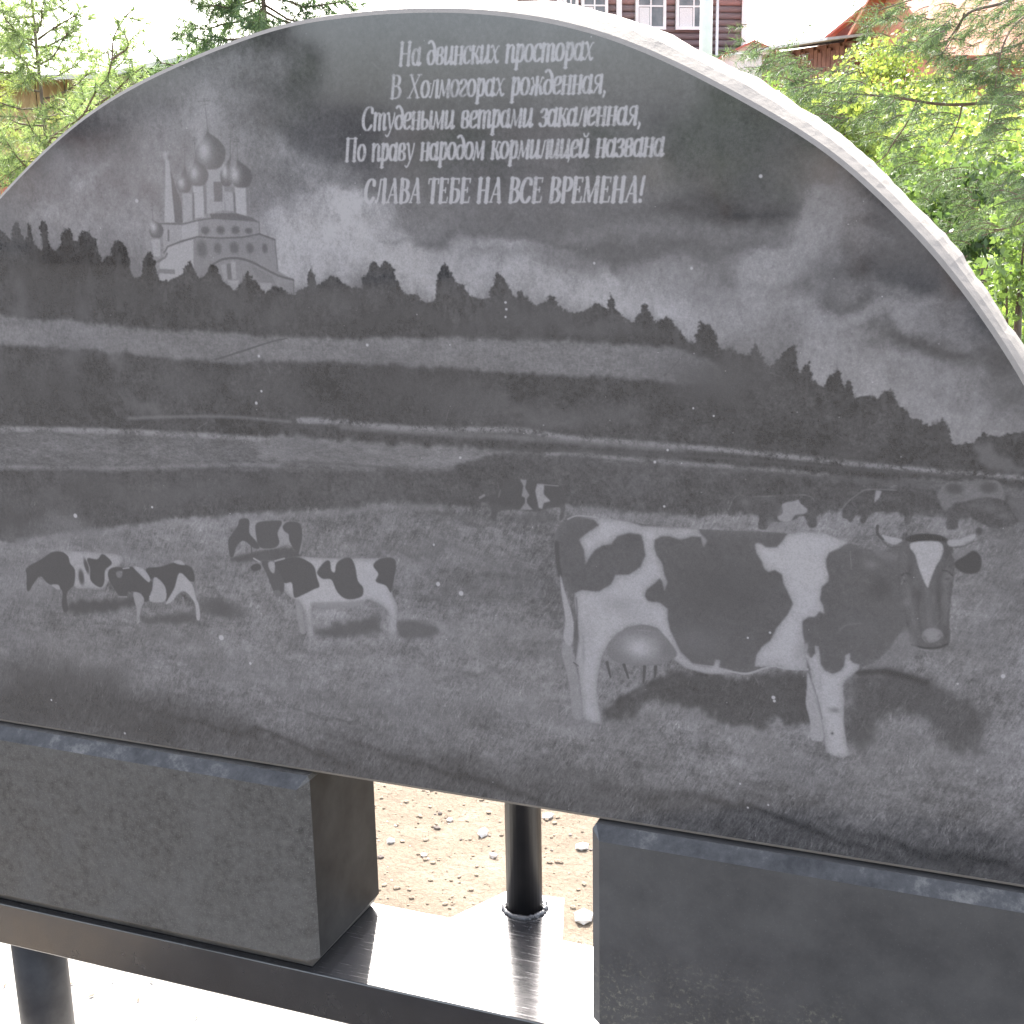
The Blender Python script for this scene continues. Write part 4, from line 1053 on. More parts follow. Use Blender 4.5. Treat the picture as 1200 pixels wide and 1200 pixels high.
    # buildings
    M['log'] = simple('weathered_maroon_log', (.14, .10, .098), (.22, .165, .16), 3, .8, stretch=(1, 12, 12), bdist=.01)
    M['log_top'] = simple('maroon_log_painted', (.24, .14, .13), (.31, .19, .175), 3, .8, stretch=(1, 12, 12), bdist=.01)
    M['white'] = simple('white_paint', (.72, .71, .69), (.82, .81, .79), 6, .6, bdist=.002)
    M['glass'] = simple('window_glass', (.10, .11, .12), (.2, .21, .22), 2, .08, bstr=0)
    M['curtain'] = simple('lace_curtain', (.6, .6, .58), (.78, .77, .75), 30, .9, bdist=.002)
    M['slate'] = simple('grey_sheet_roof', (.42, .41, .41), (.58, .57, .56), 3, .7, bdist=.01)
    M['roof_red'] = simple('red_sheet_roof', (.36, .10, .07), (.46, .15, .11), 2, .6, bdist=.006)
    M['roof_orange'] = simple('rusty_orange_roof', (.36, .11, .06), (.46, .16, .10), 1.5, .7, bdist=.01)
    M['plank_red'] = simple('red_brown_boards', (.16, .06, .05), (.26, .12, .09), 4, .8, bdist=.004)
    M['yellow'] = simple('ochre_corrugated_sheet', (.42, .30, .14), (.56, .43, .24), 5, .65, bdist=.003)
    M['green'] = simple('dark_green_sheet', (.05, .13, .10), (.08, .19, .15), 4, .6, bdist=.003)
    M['green_roof'] = simple('pale_green_sheet_roof', (.16, .34, .26), (.24, .44, .34), 2, .6, bdist=.003)
    M['dark_wood'] = simple('darkened_boards', (.02, .017, .016), (.04, .034, .03), 8, .9, stretch=(1, 1, .2), bdist=.004)  # cottage boards coloured dark so the sunlit walls barely mirror
    M['old_wood'] = simple('old_grey_wood', (.16, .13, .11), (.30, .26, .22), 8, .9, stretch=(1, 1, .2), bdist=.004)
    M['pole'] = simple('pale_concrete_pole', (.74, .73, .71), (.84, .83, .81), 4, .8, bdist=.004)
# ---------------------------------------------------------------- the setting
def ground_height(x, y):
    """flat yard; a bank of soil rises behind and to the right"""
    x = np.asarray(x, float); y = np.asarray(y, float)
    b = 1 / (1 + np.exp(-(y - 7.5) / .9)) * (1 / (1 + np.exp(-(x + .25 * y + 1.0) / .5)))
    far = 1 / (1 + np.exp(-(y - 16) / 3))
    return 1.15 * b + .25 * far * b


def build_ground():
    xs = np.concatenate([np.linspace(-600, -20, 12), np.linspace(-16, 16, 90), np.linspace(20, 600, 12)])
    ys = np.concatenate([np.linspace(-600, -22, 12), np.linspace(-18, 40, 140), np.linspace(48, 700, 12)])
    X, Y = np.meshgrid(xs, ys); Z = np.zeros_like(X)
    n = len(xs)
    V = np.c_[X.ravel(), Y.ravel(), Z.ravel()]
    F = [(j * n + i, j * n + i + 1, (j + 1) * n + i + 1, (j + 1) * n + i) for j in range(len(ys) - 1) for i in range(n - 1)]
    g = mesh('ground', V, F, None, M['sand'], True); tag(g, kind='structure')
    tag(bx('added_yard', -60, 60, -60, -.55, -.02, .004, None, M['dim_grey']), kind='structure')  # dark yard added out of view to cut the warm reflection in the slab
    tag(bx('overlit_sand_pad', -2.2, 1.6, -.12, .60, -.05, .012, None, M['bright_sand'], .004), kind='structure')  # bright pad added so the sunlit sand here looks overexposed
    # the bank is its own sheet of terrain
    xs = np.linspace(-9, 7, 70); ys = np.linspace(5.0, 26, 90)
    X, Y = np.meshgrid(xs, ys); Z = ground_height(X, Y) - .02 + .03 * np.sin(X * 3.1) * np.cos(Y * 2.3)
    Z[0, :] = Z[-1, :] = Z[:, 0] = Z[:, -1] = -.3
    n = len(xs)
    F = [(j * n + i, j * n + i + 1, (j + 1) * n + i + 1, (j + 1) * n + i) for j in range(len(ys) - 1) for i in range(n - 1)]
    bk = mesh('grassy_bank', np.c_[X.ravel(), Y.ravel(), Z.ravel()], F, None, M['soil'], True); tag(bk, kind='structure')


def rock_vf(c, r, q, flat=.6):
    V = []; F = []
    ico = [(0, 0, 1), (.89, 0, .45), (.28, .85, .45), (-.72, .53, .45), (-.72, -.53, .45), (.28, -.85, .45), (.72, .53, -.45), (-.28, .85, -.45), (-.89, 0, -.45), (-.28, -.85, -.45), (.72, -.53, -.45), (0, 0, -1)]
    fc = [(0, 1, 2), (0, 2, 3), (0, 3, 4), (0, 4, 5), (0, 5, 1), (1, 6, 2), (2, 6, 7), (2, 7, 3), (3, 7, 8), (3, 8, 4), (4, 8, 9), (4, 9, 5), (5, 9, 10), (5, 10, 1), (1, 10, 6), (6, 11, 7), (7, 11, 8), (8, 11, 9), (9, 11, 10), (10, 11, 6)]
    a = q.uniform(0, 6.28); ca, sa = math.cos(a), math.sin(a); sx, sy = q.uniform(.7, 1.3), q.uniform(.7, 1.2)
    for v in ico:
        k = q.uniform(.78, 1.15); x, y, z = v[0] * sx * k, v[1] * sy * k, v[2] * flat * k
        V.append((c[0] + r * (x * ca - y * sa), c[1] + r * (x * sa + y * ca), c[2] + r * z))
    return V, fc


def build_pebbles():
    q = random.Random(9)
    for nm, mt, cnt, r0, r1 in (('gravel', M['pebble'], 260, .0025, .008), ('sand_clods', M['clod'], 3000, .002, .008), ('dark_gravel', M['pebble_dark'], 260, .002, .006)):
        b = MB()
        for _ in range(cnt):
            x = q.uniform(-1.7, .25); y = q.uniform(.61, 2.3)
            r = r0 + (r1 - r0) * q.random() ** 2.4
            b.add(*rock_vf((x, y, r * .2), r, q))
        tag(b.build(nm, None, mt), kind='stuff')
    L = [((566, 978), .020, 'pale_stone', 'pale flat stone lying on sand just left of the black post', 'pale'), ((458, 987), .013, 'pale_stone', 'small white stone on sand beside the left block', 'pale'),
         ((527, 962), .010, 'pebble', 'grey pebble on the sand right under the slab edge', 'g'), ((516, 954), .009, 'pebble_dark', 'dark round pebble on sand below the slab edge', 'd'),
         ((512, 971), .010, 'pebble_dark', 'dark pebble on sand between left block and pale stone', 'd'), ((578, 1004), .014, 'pebble', 'grey stone on the sand touching the post from the left', 'g'),
         ((446, 1005), .009, 'pebble_dark', 'dark pebble on sand at the corner of the left block', 'd'), ((642, 958), .015, 'pale_stone', 'pale stone on sand just right of the post top', 'pale'),
         ((682, 994), .016, 'pale_stone', 'white stone on sand close to the right block', 'pale'), ((684, 1078), .024, 'pale_stone', 'large pale stone beside the lower part of the right block', 'pale'),
         ((497, 1003), .010, 'pebble', 'small tan stone in the middle of the sand patch', 'g')]
    for p, r, mt, lab, _ in L:
        c = onZ(*p, 0)
        V, F = rock_vf((0, 0, 0), r, q, .5)
        o = mesh('stone', V, F, None, M[mt]); o.location = (c[0], c[1], r * .25)
        tag(o, lab, 'stone', 'loose stones on the sand behind the monument')


def build_litter():
    q = np.random.default_rng(15); n = 90
    C = np.c_[q.uniform(-1.6, -.1, n), q.uniform(.2, .6, n), np.full(n, .0155)]
    a = q.uniform(0, 6.28, n); L = q.uniform(.003, .011, n)
    d = np.c_[np.cos(a), np.sin(a), q.uniform(-.1, .1, n)] * L[:, None]; s = np.c_[-np.sin(a), np.cos(a), np.zeros(n)] * (L * .4)[:, None]
    tag(tris('dry_litter', np.stack([C - d, C + s, C + d, C - s], 1).reshape(-1, 3), 4, None, M['twig']), kind='stuff')


# ---------------------------------------------------------------- the monument
FRONT = [(-1.03, .717), (-1.03, 1.0), (-1.01, 1.12), (-.97, 1.24), (-.91, 1.345), (-.83, 1.435), (-.76, 1.492)]
_F1 = [(30, 201), (63, 167), (100, 136), (132, 116), (167, 97), (200, 81), (240, 64), (300, 41), (333, 31), (367, 25), (400, 21), (450, 15.5), (500, 13), (550, 14), (600, 19), (650, 26), (700, 39), (750, 57), (800, 82),
       (833, 99), (867, 117), (900, 136), (933, 155), (967, 177), (1000, 203), (1033, 237), (1067, 269), (1100, 305), (1133, 347), (1167, 397), (1200, 447)]
_TAIL = [(.615, 1.255), (.65, 1.18), (.68, 1.10), (.70, 1.0), (.71, .90), (.715, .717)]
SLAB_T = .075


def smooth_line(P, k=2):
    P = np.array(P, float)
    for _ in range(k):
        Q = P.copy(); Q[1:-1] = .25 * P[:-2] + .5 * P[1:-1] + .25 * P[2:]
        P = Q
    return P


def build_slab():
    root = thing('stone_slab', 'dark polished arched granite slab engraved with cows, church and verse', 'monument', (-.15, .04, .717))
    ox, oy, oz = root.location
    mid = [(onY(*p)[0], onY(*p)[2]) for p in _F1]
    P = FRONT[:2] + list(map(tuple, smooth_line(FRONT[1:] + mid + _TAIL[:-1], 2)))[1:] + [_TAIL[-1]]
    P = np.array(P)
    # resample the arch finely
    Q = crom(P[1:-1], False, 5)
    P = np.vstack([P[0], Q, P[-1]])
    n = len(P)
    T = np.zeros((n, 2)); T[1:-1] = P[2:] - P[:-2]; T[0] = P[1] - P[0]; T[-1] = P[-1] - P[-2]
    T /= np.linalg.norm(T, axis=1)[:, None]
    Nn = np.c_[-T[:, 1], T[:, 0]]                                   # outward for a left-to-right arch
    # how far the rough rim stands out behind the face (measured along the arch)
    xk = [-1.03, -.5, -.30, -.21, -.09, -.02, .06, .21, .31, .40, .49, .56, .70]
    yk = [.000, .002, .004, .006, .004, .012, .021, .019, .0165, .0125, .011, .0085, .006]
    out = np.interp(P[:, 0], xk, yk)
    q = np.random.default_rng(2)
    rough = np.convolve(q.standard_normal(n + 8), np.ones(9) / 9, 'same')[4:-4] * .0040
    ch = .0052
    rings = []
    rings.append((P, 0.0))
    rings.append((P + Nn * ch, ch * .8))
    for k, (f, y) in enumerate(((.55, .022), (.9, .045), (1.0, SLAB_T))):
        rings.append((P + Nn * (ch + out * f + rough * (k + 1) * .5)[:, None], y))
    V = []; F = []
    for A, y in rings:
        B = A.copy()
        if y == 0: B[0, 1] = B[-1, 1] = .717 + .0052
        else: B[0, 1] = B[-1, 1] = .717
        for i in range(n): V.append((B[i, 0] - ox, y - oy, B[i, 1] - oz))
    # face (own object) with its uv
    Fv = [V[i] for i in range(n)]
    me = bpy.data.meshes.new('engraved_face'); me.from_pydata(Fv, [], [tuple(range(n))[::-1]])
    uvl = me.uv_layers.new(name='face')
    for li, lp in enumerate(me.loops):
        v = me.vertices[lp.vertex_index].co
        uvl.data[li].uv = ((v.x + ox - U0) / (U1 - U0), (v.z + oz - V0) / (V1 - V0))
    me.update()
    f = link('engraved_face', me, root, M['engraved'])
    if me.polygons[0].normal.y > 0:
        me.flip_normals()
    for r in range(len(rings) - 1):
        for i in range(n - 1):
            a = r * n + i; F.append((a, a + 1, a + 1 + n, a + n))
        F.append((r * n + n - 1, r * n, (r + 1) * n, (r + 1) * n + n - 1))
    F.append(tuple((len(rings) - 1) * n + i for i in range(n)))
    e = mesh('rough_edge', V, F, root, M['edge'], False)
    e['label'] = 'pale rough sawn edge of the slab'


def build_block(x0, x1, lab, mat, cs, ct=.016):
    y0, y1, z0, z1 = -.020, .182, .4085, .7135
    root = thing('granite_block', lab, 'stone block', ((x0 + x1) / 2, .08, z0), 'granite blocks carrying the slab')
    ox, oy, oz = root.location
    cb = .020
    # front polygon inset; body ring
    X0, X1 = x0, x1
    b = bmesh.new()
    def P(x, y, z): return b.verts.new((x - ox, y - oy, z - oz))
    f = [P(X0 + cs, y0, z0 + cb), P(X1 - cs, y0, z0 + cb), P(X1 - cs, y0, z1 - ct), P(X0 + cs, y0, z1 - ct)]
    m = [P(X0, y0 + cs, z0 + cb), P(X1, y0 + cs, z0 + cb), P(X1, y0 + cs, z1 - .006), P(X0, y0 + cs, z1 - .006)]
    t = [P(X0 + .004, y0 + ct, z1), P(X1 - .004, y0 + ct, z1)]
    bt = [P(X0 + .016, y0 + .017, z0), P(X1 - .016, y0 + .017, z0)]
    k = [P(X0, y1, z0 + cb), P(X1, y1, z0 + cb), P(X1, y1, z1 - .006), P(X0, y1, z1 - .006)]
    kt = [P(X0 + .004, y1, z1), P(X1 - .004, y1, z1)]
    kb = [P(X0 + .012, y1 - .004, z0), P(X1 - .012, y1 - .004, z0)]
    FC = b.faces.new
    main = [FC(f)]
    FC([m[0], f[0], f[3], m[3]]); FC([f[1], m[1], m[2], f[2]])
    main += [FC([m[1], k[1], k[2], m[2]]), FC([k[0], m[0], m[3], k[3]]), FC([k[1], k[0], k[3], k[2]])]
    top = [FC([f[3], f[2], t[1], t[0]])]
    FC([f[2], m[2], t[1]]); FC([m[3], f[3], t[0]])
    FC([t[0], t[1], kt[1], kt[0]]); FC([m[2], k[2], kt[1], t[1]]); FC([k[3], m[3], t[0], kt[0]]); FC([k[2], k[3], kt[0], kt[1]])
    FC([bt[0], bt[1], f[1], f[0]]); FC([bt[1], m[1], f[1]]); FC([m[0], bt[0], f[0]])
    FC([bt[1], kb[1], k[1], m[1]]); FC([kb[0], bt[0], m[0], k[0]]); FC([kb[1], kb[0], k[0], k[1]]); FC([kb[0], kb[1], bt[1], bt[0]])
    bmesh.ops.recalc_face_normals(b, faces=b.faces[:])
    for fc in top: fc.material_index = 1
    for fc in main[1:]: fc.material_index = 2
    top_me = bpy.data.meshes.new('block_body')
    # the worn top bevel becomes a part of its own
    bm2 = b.copy(); bm2.faces.ensure_lookup_table(); b.faces.ensure_lookup_table()
    bmesh.ops.delete(b, geom=[x for x in b.faces if x.material_index == 1], context='FACES')
    bmesh.ops.delete(bm2, geom=[x for x in bm2.faces if x.material_index != 1], context='FACES')
    for x in bm2.faces: x.material_index = 0
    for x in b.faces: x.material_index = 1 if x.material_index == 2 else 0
    b.to_mesh(top_me); link('block_body', top_me, root, [mat, M['block_side_shade']])
    m2 = bpy.data.meshes.new('worn_bevel'); bm2.to_mesh(m2); o = link('worn_bevel', m2, root, M['bevel']); o['label'] = 'worn bluish bevel along the top front edge'
    b.free(); bm2.free()


def build_frame():
    root = thing('steel_frame', 'black painted steel beam frame with posts under the stone blocks', 'metal frame', (-.15, .085, 0))
    ox, oy, oz = root.location
    def L(p): return (p[0] - ox, p[1] - oy, p[2] - oz)
    def B(nm, x0, x1, y0, y1, z0, z1, mt, bev=0):
        return bx(nm, x0 - ox, x1 - ox, y0 - oy, y1 - oy, z0, z1, root, mt, bev)
    B('beam', -1.25, .95, -.016, .187, .334, .4075, M['paint'], .0022)
    # side plate welded behind the beam; it carries the post
    z0, z1 = .392, .4045
    poly = [(-.192, .1875), (-.138, .292), (-.044, .304), (-.006, .1875)]
    V = [L((x, y, z)) for z in (z0, z1) for x, y in poly]
    mesh('mounting_plate', V, [(3, 2, 1, 0), (4, 5, 6, 7), (0, 1, 5, 4), (1, 2, 6, 5), (2, 3, 7, 6), (3, 0, 4, 7)], root, M['paint'])
    cx, cy, r = -.0925, .256, .0283
    tube('post', [L((cx, cy, .4045)), L((cx, cy, 1.42))], r, 28, root, M['post_paint'])
    # lumpy weld bead round the foot of the post
    q = random.Random(4); b = MB()
    ringp = [L((cx + math.cos(a) * (r + .002 + .003 * q.random()), cy + math.sin(a) * (r + .002 + .003 * q.random()), .4052 + .001 * q.random())) for a in [2 * math.pi * k / 48 for k in range(49)]]
    b.tube(ringp, [.0038 + .0016 * q.random() for _ in ringp], 8)
    for k in range(9):
        a = q.uniform(0, 6.28); b.add(*rock_vf(L((cx + math.cos(a) * (r + .005), cy + math.sin(a) * (r + .005), .405)), q.uniform(.003, .0055), q, .5))
    for k in range(34):
        a = q.uniform(0, 6.28); d = r + q.uniform(.006, .045)
        px, py = cx + math.cos(a) * d, cy + math.sin(a) * d
        if -.02 < py < .185: b.add(*rock_vf(L((px, py, .4078)), .0014, q, .6))
        elif py < .28 and -.14 < px < -.03: b.add(*rock_vf(L((px, py, .4050)), .0014, q, .6))
    tag(b.build('weld_bead', root, M['weld'], True), kind='stuff')
    # brackets that hold the slab to the post
    for z in (.95, 1.3):
        B('bracket', cx - .05, cx + .05, .0755, .228, z, z + .035, M['paint_dull'])
    # legs
    for x in (-.911, .62):
        tube('leg', [L((x, .085, -.05)), L((x, .085, .3339))], .044, 28, root, M['paint_dull'])
# ---------------------------------------------------------------- plants
def unit(v): return v / (np.linalg.norm(v, axis=-1, keepdims=True) + 1e-9)


def needle_tris(q, P, D, L, w, n, spread=.9, back=.15):
    """P, D: (m,3) twig points and directions; n needles at each; returns (m*n*3,3)"""
    m = len(P)
    p = np.repeat(P, n, 0); d = np.repeat(D, n, 0)
    r = unit(q.standard_normal((m * n, 3)))
    r = unit(r - (r * d).sum(1, keepdims=True) * d)
    u = unit(d * q.uniform(.25, 1.0, (m * n, 1)) + r * spread)
    l = L * q.uniform(.6, 1.1, (m * n, 1))
    s = unit(np.cross(u, q.standard_normal((m * n, 3)))) * w / 2
    p = p + d * q.uniform(-back, back, (m * n, 1)) * L
    tip = p + u * l + np.array([0, 0, -1]) * l * .12
    return np.stack([p - s, p + s, tip], 1).reshape(-1, 3)


def curve_pts(a, b, sag, n=8, q=None, wob=0.0):
    t = np.linspace(0, 1, n)[:, None]
    P = a + (b - a) * t
    P[:, 2] -= (sag * 4 * t * (1 - t))[:, 0]
    if q is not None and wob:
        P[1:-1] += q.standard_normal((n - 2, 3)) * wob
    return P


def twiggy(q, P, W, MBt, tw, out, Ln, w, n, step, side=.35, sidelen=(.12, .3), droop=.1):
    """lay side twigs and needle tufts along a branch P"""
    MBt.tube([tuple(p) for p in P], list(np.linspace(W[0], W[1], len(P))), 5)
    seg = np.linalg.norm(np.diff(P, axis=0), axis=1); tot = seg.sum()
    cum = np.r_[0, np.cumsum(seg)]
    def at(s):
        return np.array([np.interp(s, cum, P[:, k]) for k in range(3)])
    k = int(tot / step)
    for i in range(k):
        s = tot * (i + q.random()) / k
        p = at(s); d = unit(at(min(s + .02, tot)) - at(max(s - .02, 0)))
        if s > tot * .25 or q.random() < .4:
            l = q.uniform(*sidelen) * (1.15 - .6 * s / tot)
            r = q.standard_normal(3); r[2] *= .5; r = unit(r - (r @ d) * d)
            e = p + unit(d * .8 + r) * l - np.array([0, 0, droop * l])
            Q = curve_pts(p, e, -.04 * l, 5)
            MBt.tube([tuple(x) for x in Q], list(np.linspace(W[1] * .9, W[1] * .35, 5)), 4)
            tw.append(Q)
            m = max(3, int(l / tufted))
            ts = np.linspace(.25, 1.0, m)
            PP = np.array([Q[0] + (Q[-1] - Q[0]) * t for t in ts]); DD = np.repeat(unit(Q[-1] - Q[0])[None], m, 0)
            out.append(needle_tris(q, PP, DD, Ln, w, n))
    m = max(3, int(tot / tufted / 2))
    ts = np.linspace(.45, 1.0, m) * tot
    PP = np.array([at(s) for s in ts]); DD = np.array([unit(at(min(s + .02, tot)) - at(max(s - .03, 0))) for s in ts])
    out.append(needle_tris(q, PP, DD, Ln, w, n))


tufted = .035


def pine(name, label, base, top, r0, z0, nb, reach, seed, mat, Ln=.06, w=.0022, n=14, up=.25, cat='tree', step=.07, group='young pines behind the slab', lean=0.0, arms=()):
    q = np.random.default_rng(seed)
    root = thing(name, label, cat, tuple(base), group)
    b = np.zeros(3); t = np.array(top) - np.array(base)
    K = 14
    T = b + (t - b) * np.linspace(0, 1, K)[:, None]; T[:, 0] += np.sin(np.linspace(0, 5, K)) * .012 * t[2] / 3; T[0] = b
    Wd = np.linspace(r0, r0 * .25, K)
    tube('trunk', [tuple(x) for x in T], list(Wd), 10, root, M['bark'])
    mb = MB(); out = []; tw = []
    H = t[2]
    for i in range(nb):
        f = z0 + (1 - z0) * ((i + q.random() * .8) / nb)
        z = f * H; p = np.array([np.interp(z, T[:, 2], T[:, 0]), np.interp(z, T[:, 2], T[:, 1]), z])
        a = i * 2.4 + q.random() * .9
        l = reach * (1.05 - .75 * max(0, (f - z0) / (1 - z0))) * q.uniform(.7, 1.15)
        e = p + np.array([math.cos(a) * l, math.sin(a) * l, l * up * q.uniform(.2, 1.6)])
        P = curve_pts(p, e, .10 * l, 7, q, l * .012)
        twiggy(q, P, (r0 * .28, r0 * .10), mb, tw, out, Ln, w, n, step, sidelen=(.12 * reach, .34 * reach))
    for arm in arms:
        P = np.array([np.array(x) - np.array(base) for x in arm])
        P = crom(P, False, 4)
        twiggy(q, P, (r0 * .3, r0 * .12), mb, tw, out, Ln, w, n, step * 1.2, sidelen=(.12 * reach, .3 * reach))
    br = mb.build('branches', root, M['twig'])
    o = tris('needles', np.concatenate(out), 3, root, mat); tag(o, kind='stuff')
    return root


def leaf_quads(q, C, size, n_up=.35, aspect=1.7):
    """one folded-free leaf (a quad) per centre"""
    m = len(C)
    d = unit(q.standard_normal((m, 3)) + np.array([0, 0, n_up])); s = unit(np.cross(d, q.standard_normal((m, 3))))
    L = (size * q.uniform(.6, 1.25, (m, 1))); Wd = L / aspect
    a = C - d * L * .5; b = C + s * Wd * .5 + d * L * .05; c = C + d * L * .5; e = C - s * Wd * .5 + d * L * .05
    return np.stack([a, b, c, e], 1).reshape(-1, 3)


def weeds(name, x0, x1, y0, y1, cnt, h, size, mat, seed, per=16, zf=ground_height, mask=None):
    q = np.random.default_rng(seed)
    X = q.uniform(x0, x1, cnt); Y = q.uniform(y0, y1, cnt)
    if mask is not None:
        k = mask(X, Y); X, Y = X[k], Y[k]
    cnt = len(X)
    Hh = h * q.uniform(.45, 1.15, cnt) * (1 + .35 * np.sin(X * 2.1 + 1) * np.cos(Y * 1.3))
    Z = zf(X, Y)
    C = np.repeat(np.c_[X, Y, Z], per, 0)
    f = q.random((cnt * per, 1)) ** .8
    C = C + np.c_[q.standard_normal((cnt * per, 2)) * .09 * np.repeat(Hh, per)[:, None] * (.6 + f) * 1.3, f * np.repeat(Hh, per)[:, None]]
    o = tris(name, leaf_quads(q, C, size), 4, None, mat); tag(o, kind='stuff')
    return o


def leafy(name, label, base, h, rad, cnt, size, mat, seed, cat='shrub', group=None, trunk=.03, crown0=.15, clumps=16, wood='twig', squash=1.0):
    """a shrub or tree: stems and a crown of leaves gathered in uneven clumps"""
    q = np.random.default_rng(seed)
    root = thing(name, label, cat, tuple(base), group)
    mb = MB(); cc = []
    for i in range(clumps):
        a = q.uniform(0, 6.28); f = q.uniform(crown0, 1.0)
        rr = rad * math.sqrt(q.random()) * (math.sin(math.pi * min(1, max(.12, (f - crown0) / (1 - crown0) * .8 + .2))) ** .6)
        c = np.array([math.cos(a) * rr, math.sin(a) * rr, f * h]); cc.append((c, rad * q.uniform(.22, .42)))
        s = np.array([0, 0, h * crown0 * q.uniform(.3, .9)])
        mb.tube([tuple(x) for x in curve_pts(s, c, -.1 * rr, 5, q, .01 * h)], list(np.linspace(trunk * .45, trunk * .12, 5)), 5)
    tube('trunk', [(0, 0, -.05), (0.01 * h, 0, h * .35), (0, .01 * h, h * .8)], [trunk, trunk * .75, trunk * .25], 9, root, M['bark'])
    mb.build('branches', root, M[wood])
    C = []
    for c, r in cc:
        m = int(cnt / clumps)
        v = unit(q.standard_normal((m, 3))) * (q.random((m, 1)) ** .45) * r * np.array([1.15, 1.15, .8 * squash])
        C.append(c + v)
    o = tris('leaves', leaf_quads(q, np.concatenate(C), size), 4, root, mat); tag(o, kind='stuff')
    return root


def needle_branches():
    """the pine that stands out of frame to the right: only its boughs reach into the view"""
    q = np.random.default_rng(44)
    base = onY(1420, 700, 2.6); base[2] = 0
    root = thing('pine_tree', 'large pine reaching in from the right with long drooping boughs', 'tree', tuple(base))
    top = np.array([base[0] + .15, base[1] + .1, 4.6])
    tube('trunk', [(0, 0, -.05), (.03, .02, 1.5), tuple((top - base) * .7), tuple(top - base)], [.075, .065, .045, .02], 12, root, M['bark'])
    def W(px, py, y=2.0): return onY(px, py, y)
    trunk_at = lambda z: np.array([base[0] + .15 * z / 4.6, base[1] + .1 * z / 4.6, z])
    boughs = [  # (points, start radius, end radius, needle density)
        ([trunk_at(1.72), W(1300, 88, 2.5), W(1200, 112, 2.3), W(1150, 121, 2.2), W(1100, 122, 2.15), W(1040, 113, 2.1), (W(960, 108, 2.0))], .0075, .0022),
        ([trunk_at(2.0), W(1260, -20, 2.4), W(1170, 5, 2.2), W(1135, 15, 2.1), W(1115, 42, 2.1), W(1085, 75, 2.0)], .006, .0016),
        ([trunk_at(2.05), W(1300, -70, 2.5), W(1180, -30, 2.2), W(1100, -10, 2.1), W(1030, 12, 2.0)], .006, .0016),
        ([trunk_at(1.85), W(1290, 30, 2.4), W(1200, 50, 2.2), W(1170, 62, 2.1), W(1130, 70, 2.05)], .005, .0014),
        ([trunk_at(1.75), W(1280, 70, 2.5), W(1200, 78, 2.3), W(1140, 82, 2.2), W(1112, 95, 2.1)], .004, .0013),
        ([trunk_at(2.0), W(1260, 0, 2.3), W(1200, 20, 2.1), W(1175, 55, 2.0), W(1165, 110, 2.0), W(1155, 160, 2.0)], .004, .0013),
        ([trunk_at(1.5), W(1300, 170, 2.4), W(1230, 190, 2.3), W(1190, 262, 2.2), W(1140, 268, 2.2), W(1100, 275, 2.2)], .0045, .0013),
        ([trunk_at(1.3), W(1300, 230, 2.4), W(1240, 240, 2.3), W(1190, 264, 2.3), W(1150, 276, 2.3)], .0045, .0013),
    ]
    mb = MB(); out = []; tw = []
    for pts, a, b in boughs:
        P = crom(np.array([np.array(p) - base for p in pts]), False, 5)
        mb.tube([tuple(p) for p in P], list(np.linspace(a, b, len(P))), 6)
    # hanging sprays: (clump centre px, spread px, sprays)
    sprays = [((1060, 30), 40, 26, 2.05), ((1125, 18), 45, 30, 2.1), ((1180, 20), 40, 30, 2.15), ((1160, 45), 35, 22, 2.1), ((1085, 55), 20, 24, 2.0), ((1195, 70), 20, 12, 2.15),
              ((1120, 85), 32, 30, 2.1), ((1160, 92), 28, 26, 2.1), ((1172, 120), 16, 22, 2.0), ((1160, 150), 12, 12, 2.0), ((1030, 125), 20, 14, 2.1), ((1010, 150), 26, 16, 2.1),
              ((1080, 150), 26, 16, 2.1), ((945, 115), 30, 24, 2.0), ((985, 112), 26, 16, 2.0), ((925, 95), 26, 18, 2.0), ((900, 78), 30, 18, 2.05), ((870, 66), 26, 12, 2.1), ((955, 145), 24, 16, 2.05),
              ((1060, 210), 34, 16, 2.2), ((1105, 230), 34, 18, 2.2), ((1180, 225), 24, 22, 2.1), ((1190, 250), 22, 20, 2.2), ((1120, 265), 34, 18, 2.2), ((1050, 175), 30, 14, 2.2), ((1140, 180), 30, 12, 2.1),
              ((1020, 35), 30, 16, 2.0)]
    for (cx, cy), sp, k, y in sprays:
        for _ in range(k):
            px, py = cx + q.normal(0, sp * .55), cy + q.normal(0, sp * .45)
            yy = y + q.normal(0, .12)
            e = W(px, py, yy) - base
            s = W(px + q.uniform(8, 34), py - q.uniform(-6, 22), yy + .03) - base
            Q = curve_pts(s, e, -.006, 5)
            mb.tube([tuple(x) for x in Q], list(np.linspace(.0013, .0006, 5)), 4)
            m = 6
            PP = np.array([Q[0] + (Q[-1] - Q[0]) * t for t in np.linspace(.15, 1, m)]); DD = np.repeat(unit(Q[-1] - Q[0])[None], m, 0)
            out.append(needle_tris(q, PP, DD, .030, .0013, 11, spread=.8))
    # bare twigs
    for pts in ([(1075, 118), (1062, 145), (1045, 170), (1038, 182), (1022, 195)], [(1128, 122), (1122, 145), (1112, 165), (1105, 172)], [(1130, 15), (1125, 30), (1110, 55), (1095, 75)], [(1178, 55), (1172, 62), (1150, 76)]):
        Q = crom(np.array([W(*p, 2.1) - base for p in pts]), False, 4)
        mb.tube([tuple(x) for x in Q], list(np.linspace(.0024, .0011, len(Q))), 5)
    mb.build('boughs', root, M['twig'])
    o = tris('needles', np.concatenate(out), 3, root, M['needle_dark']); tag(o, kind='stuff')


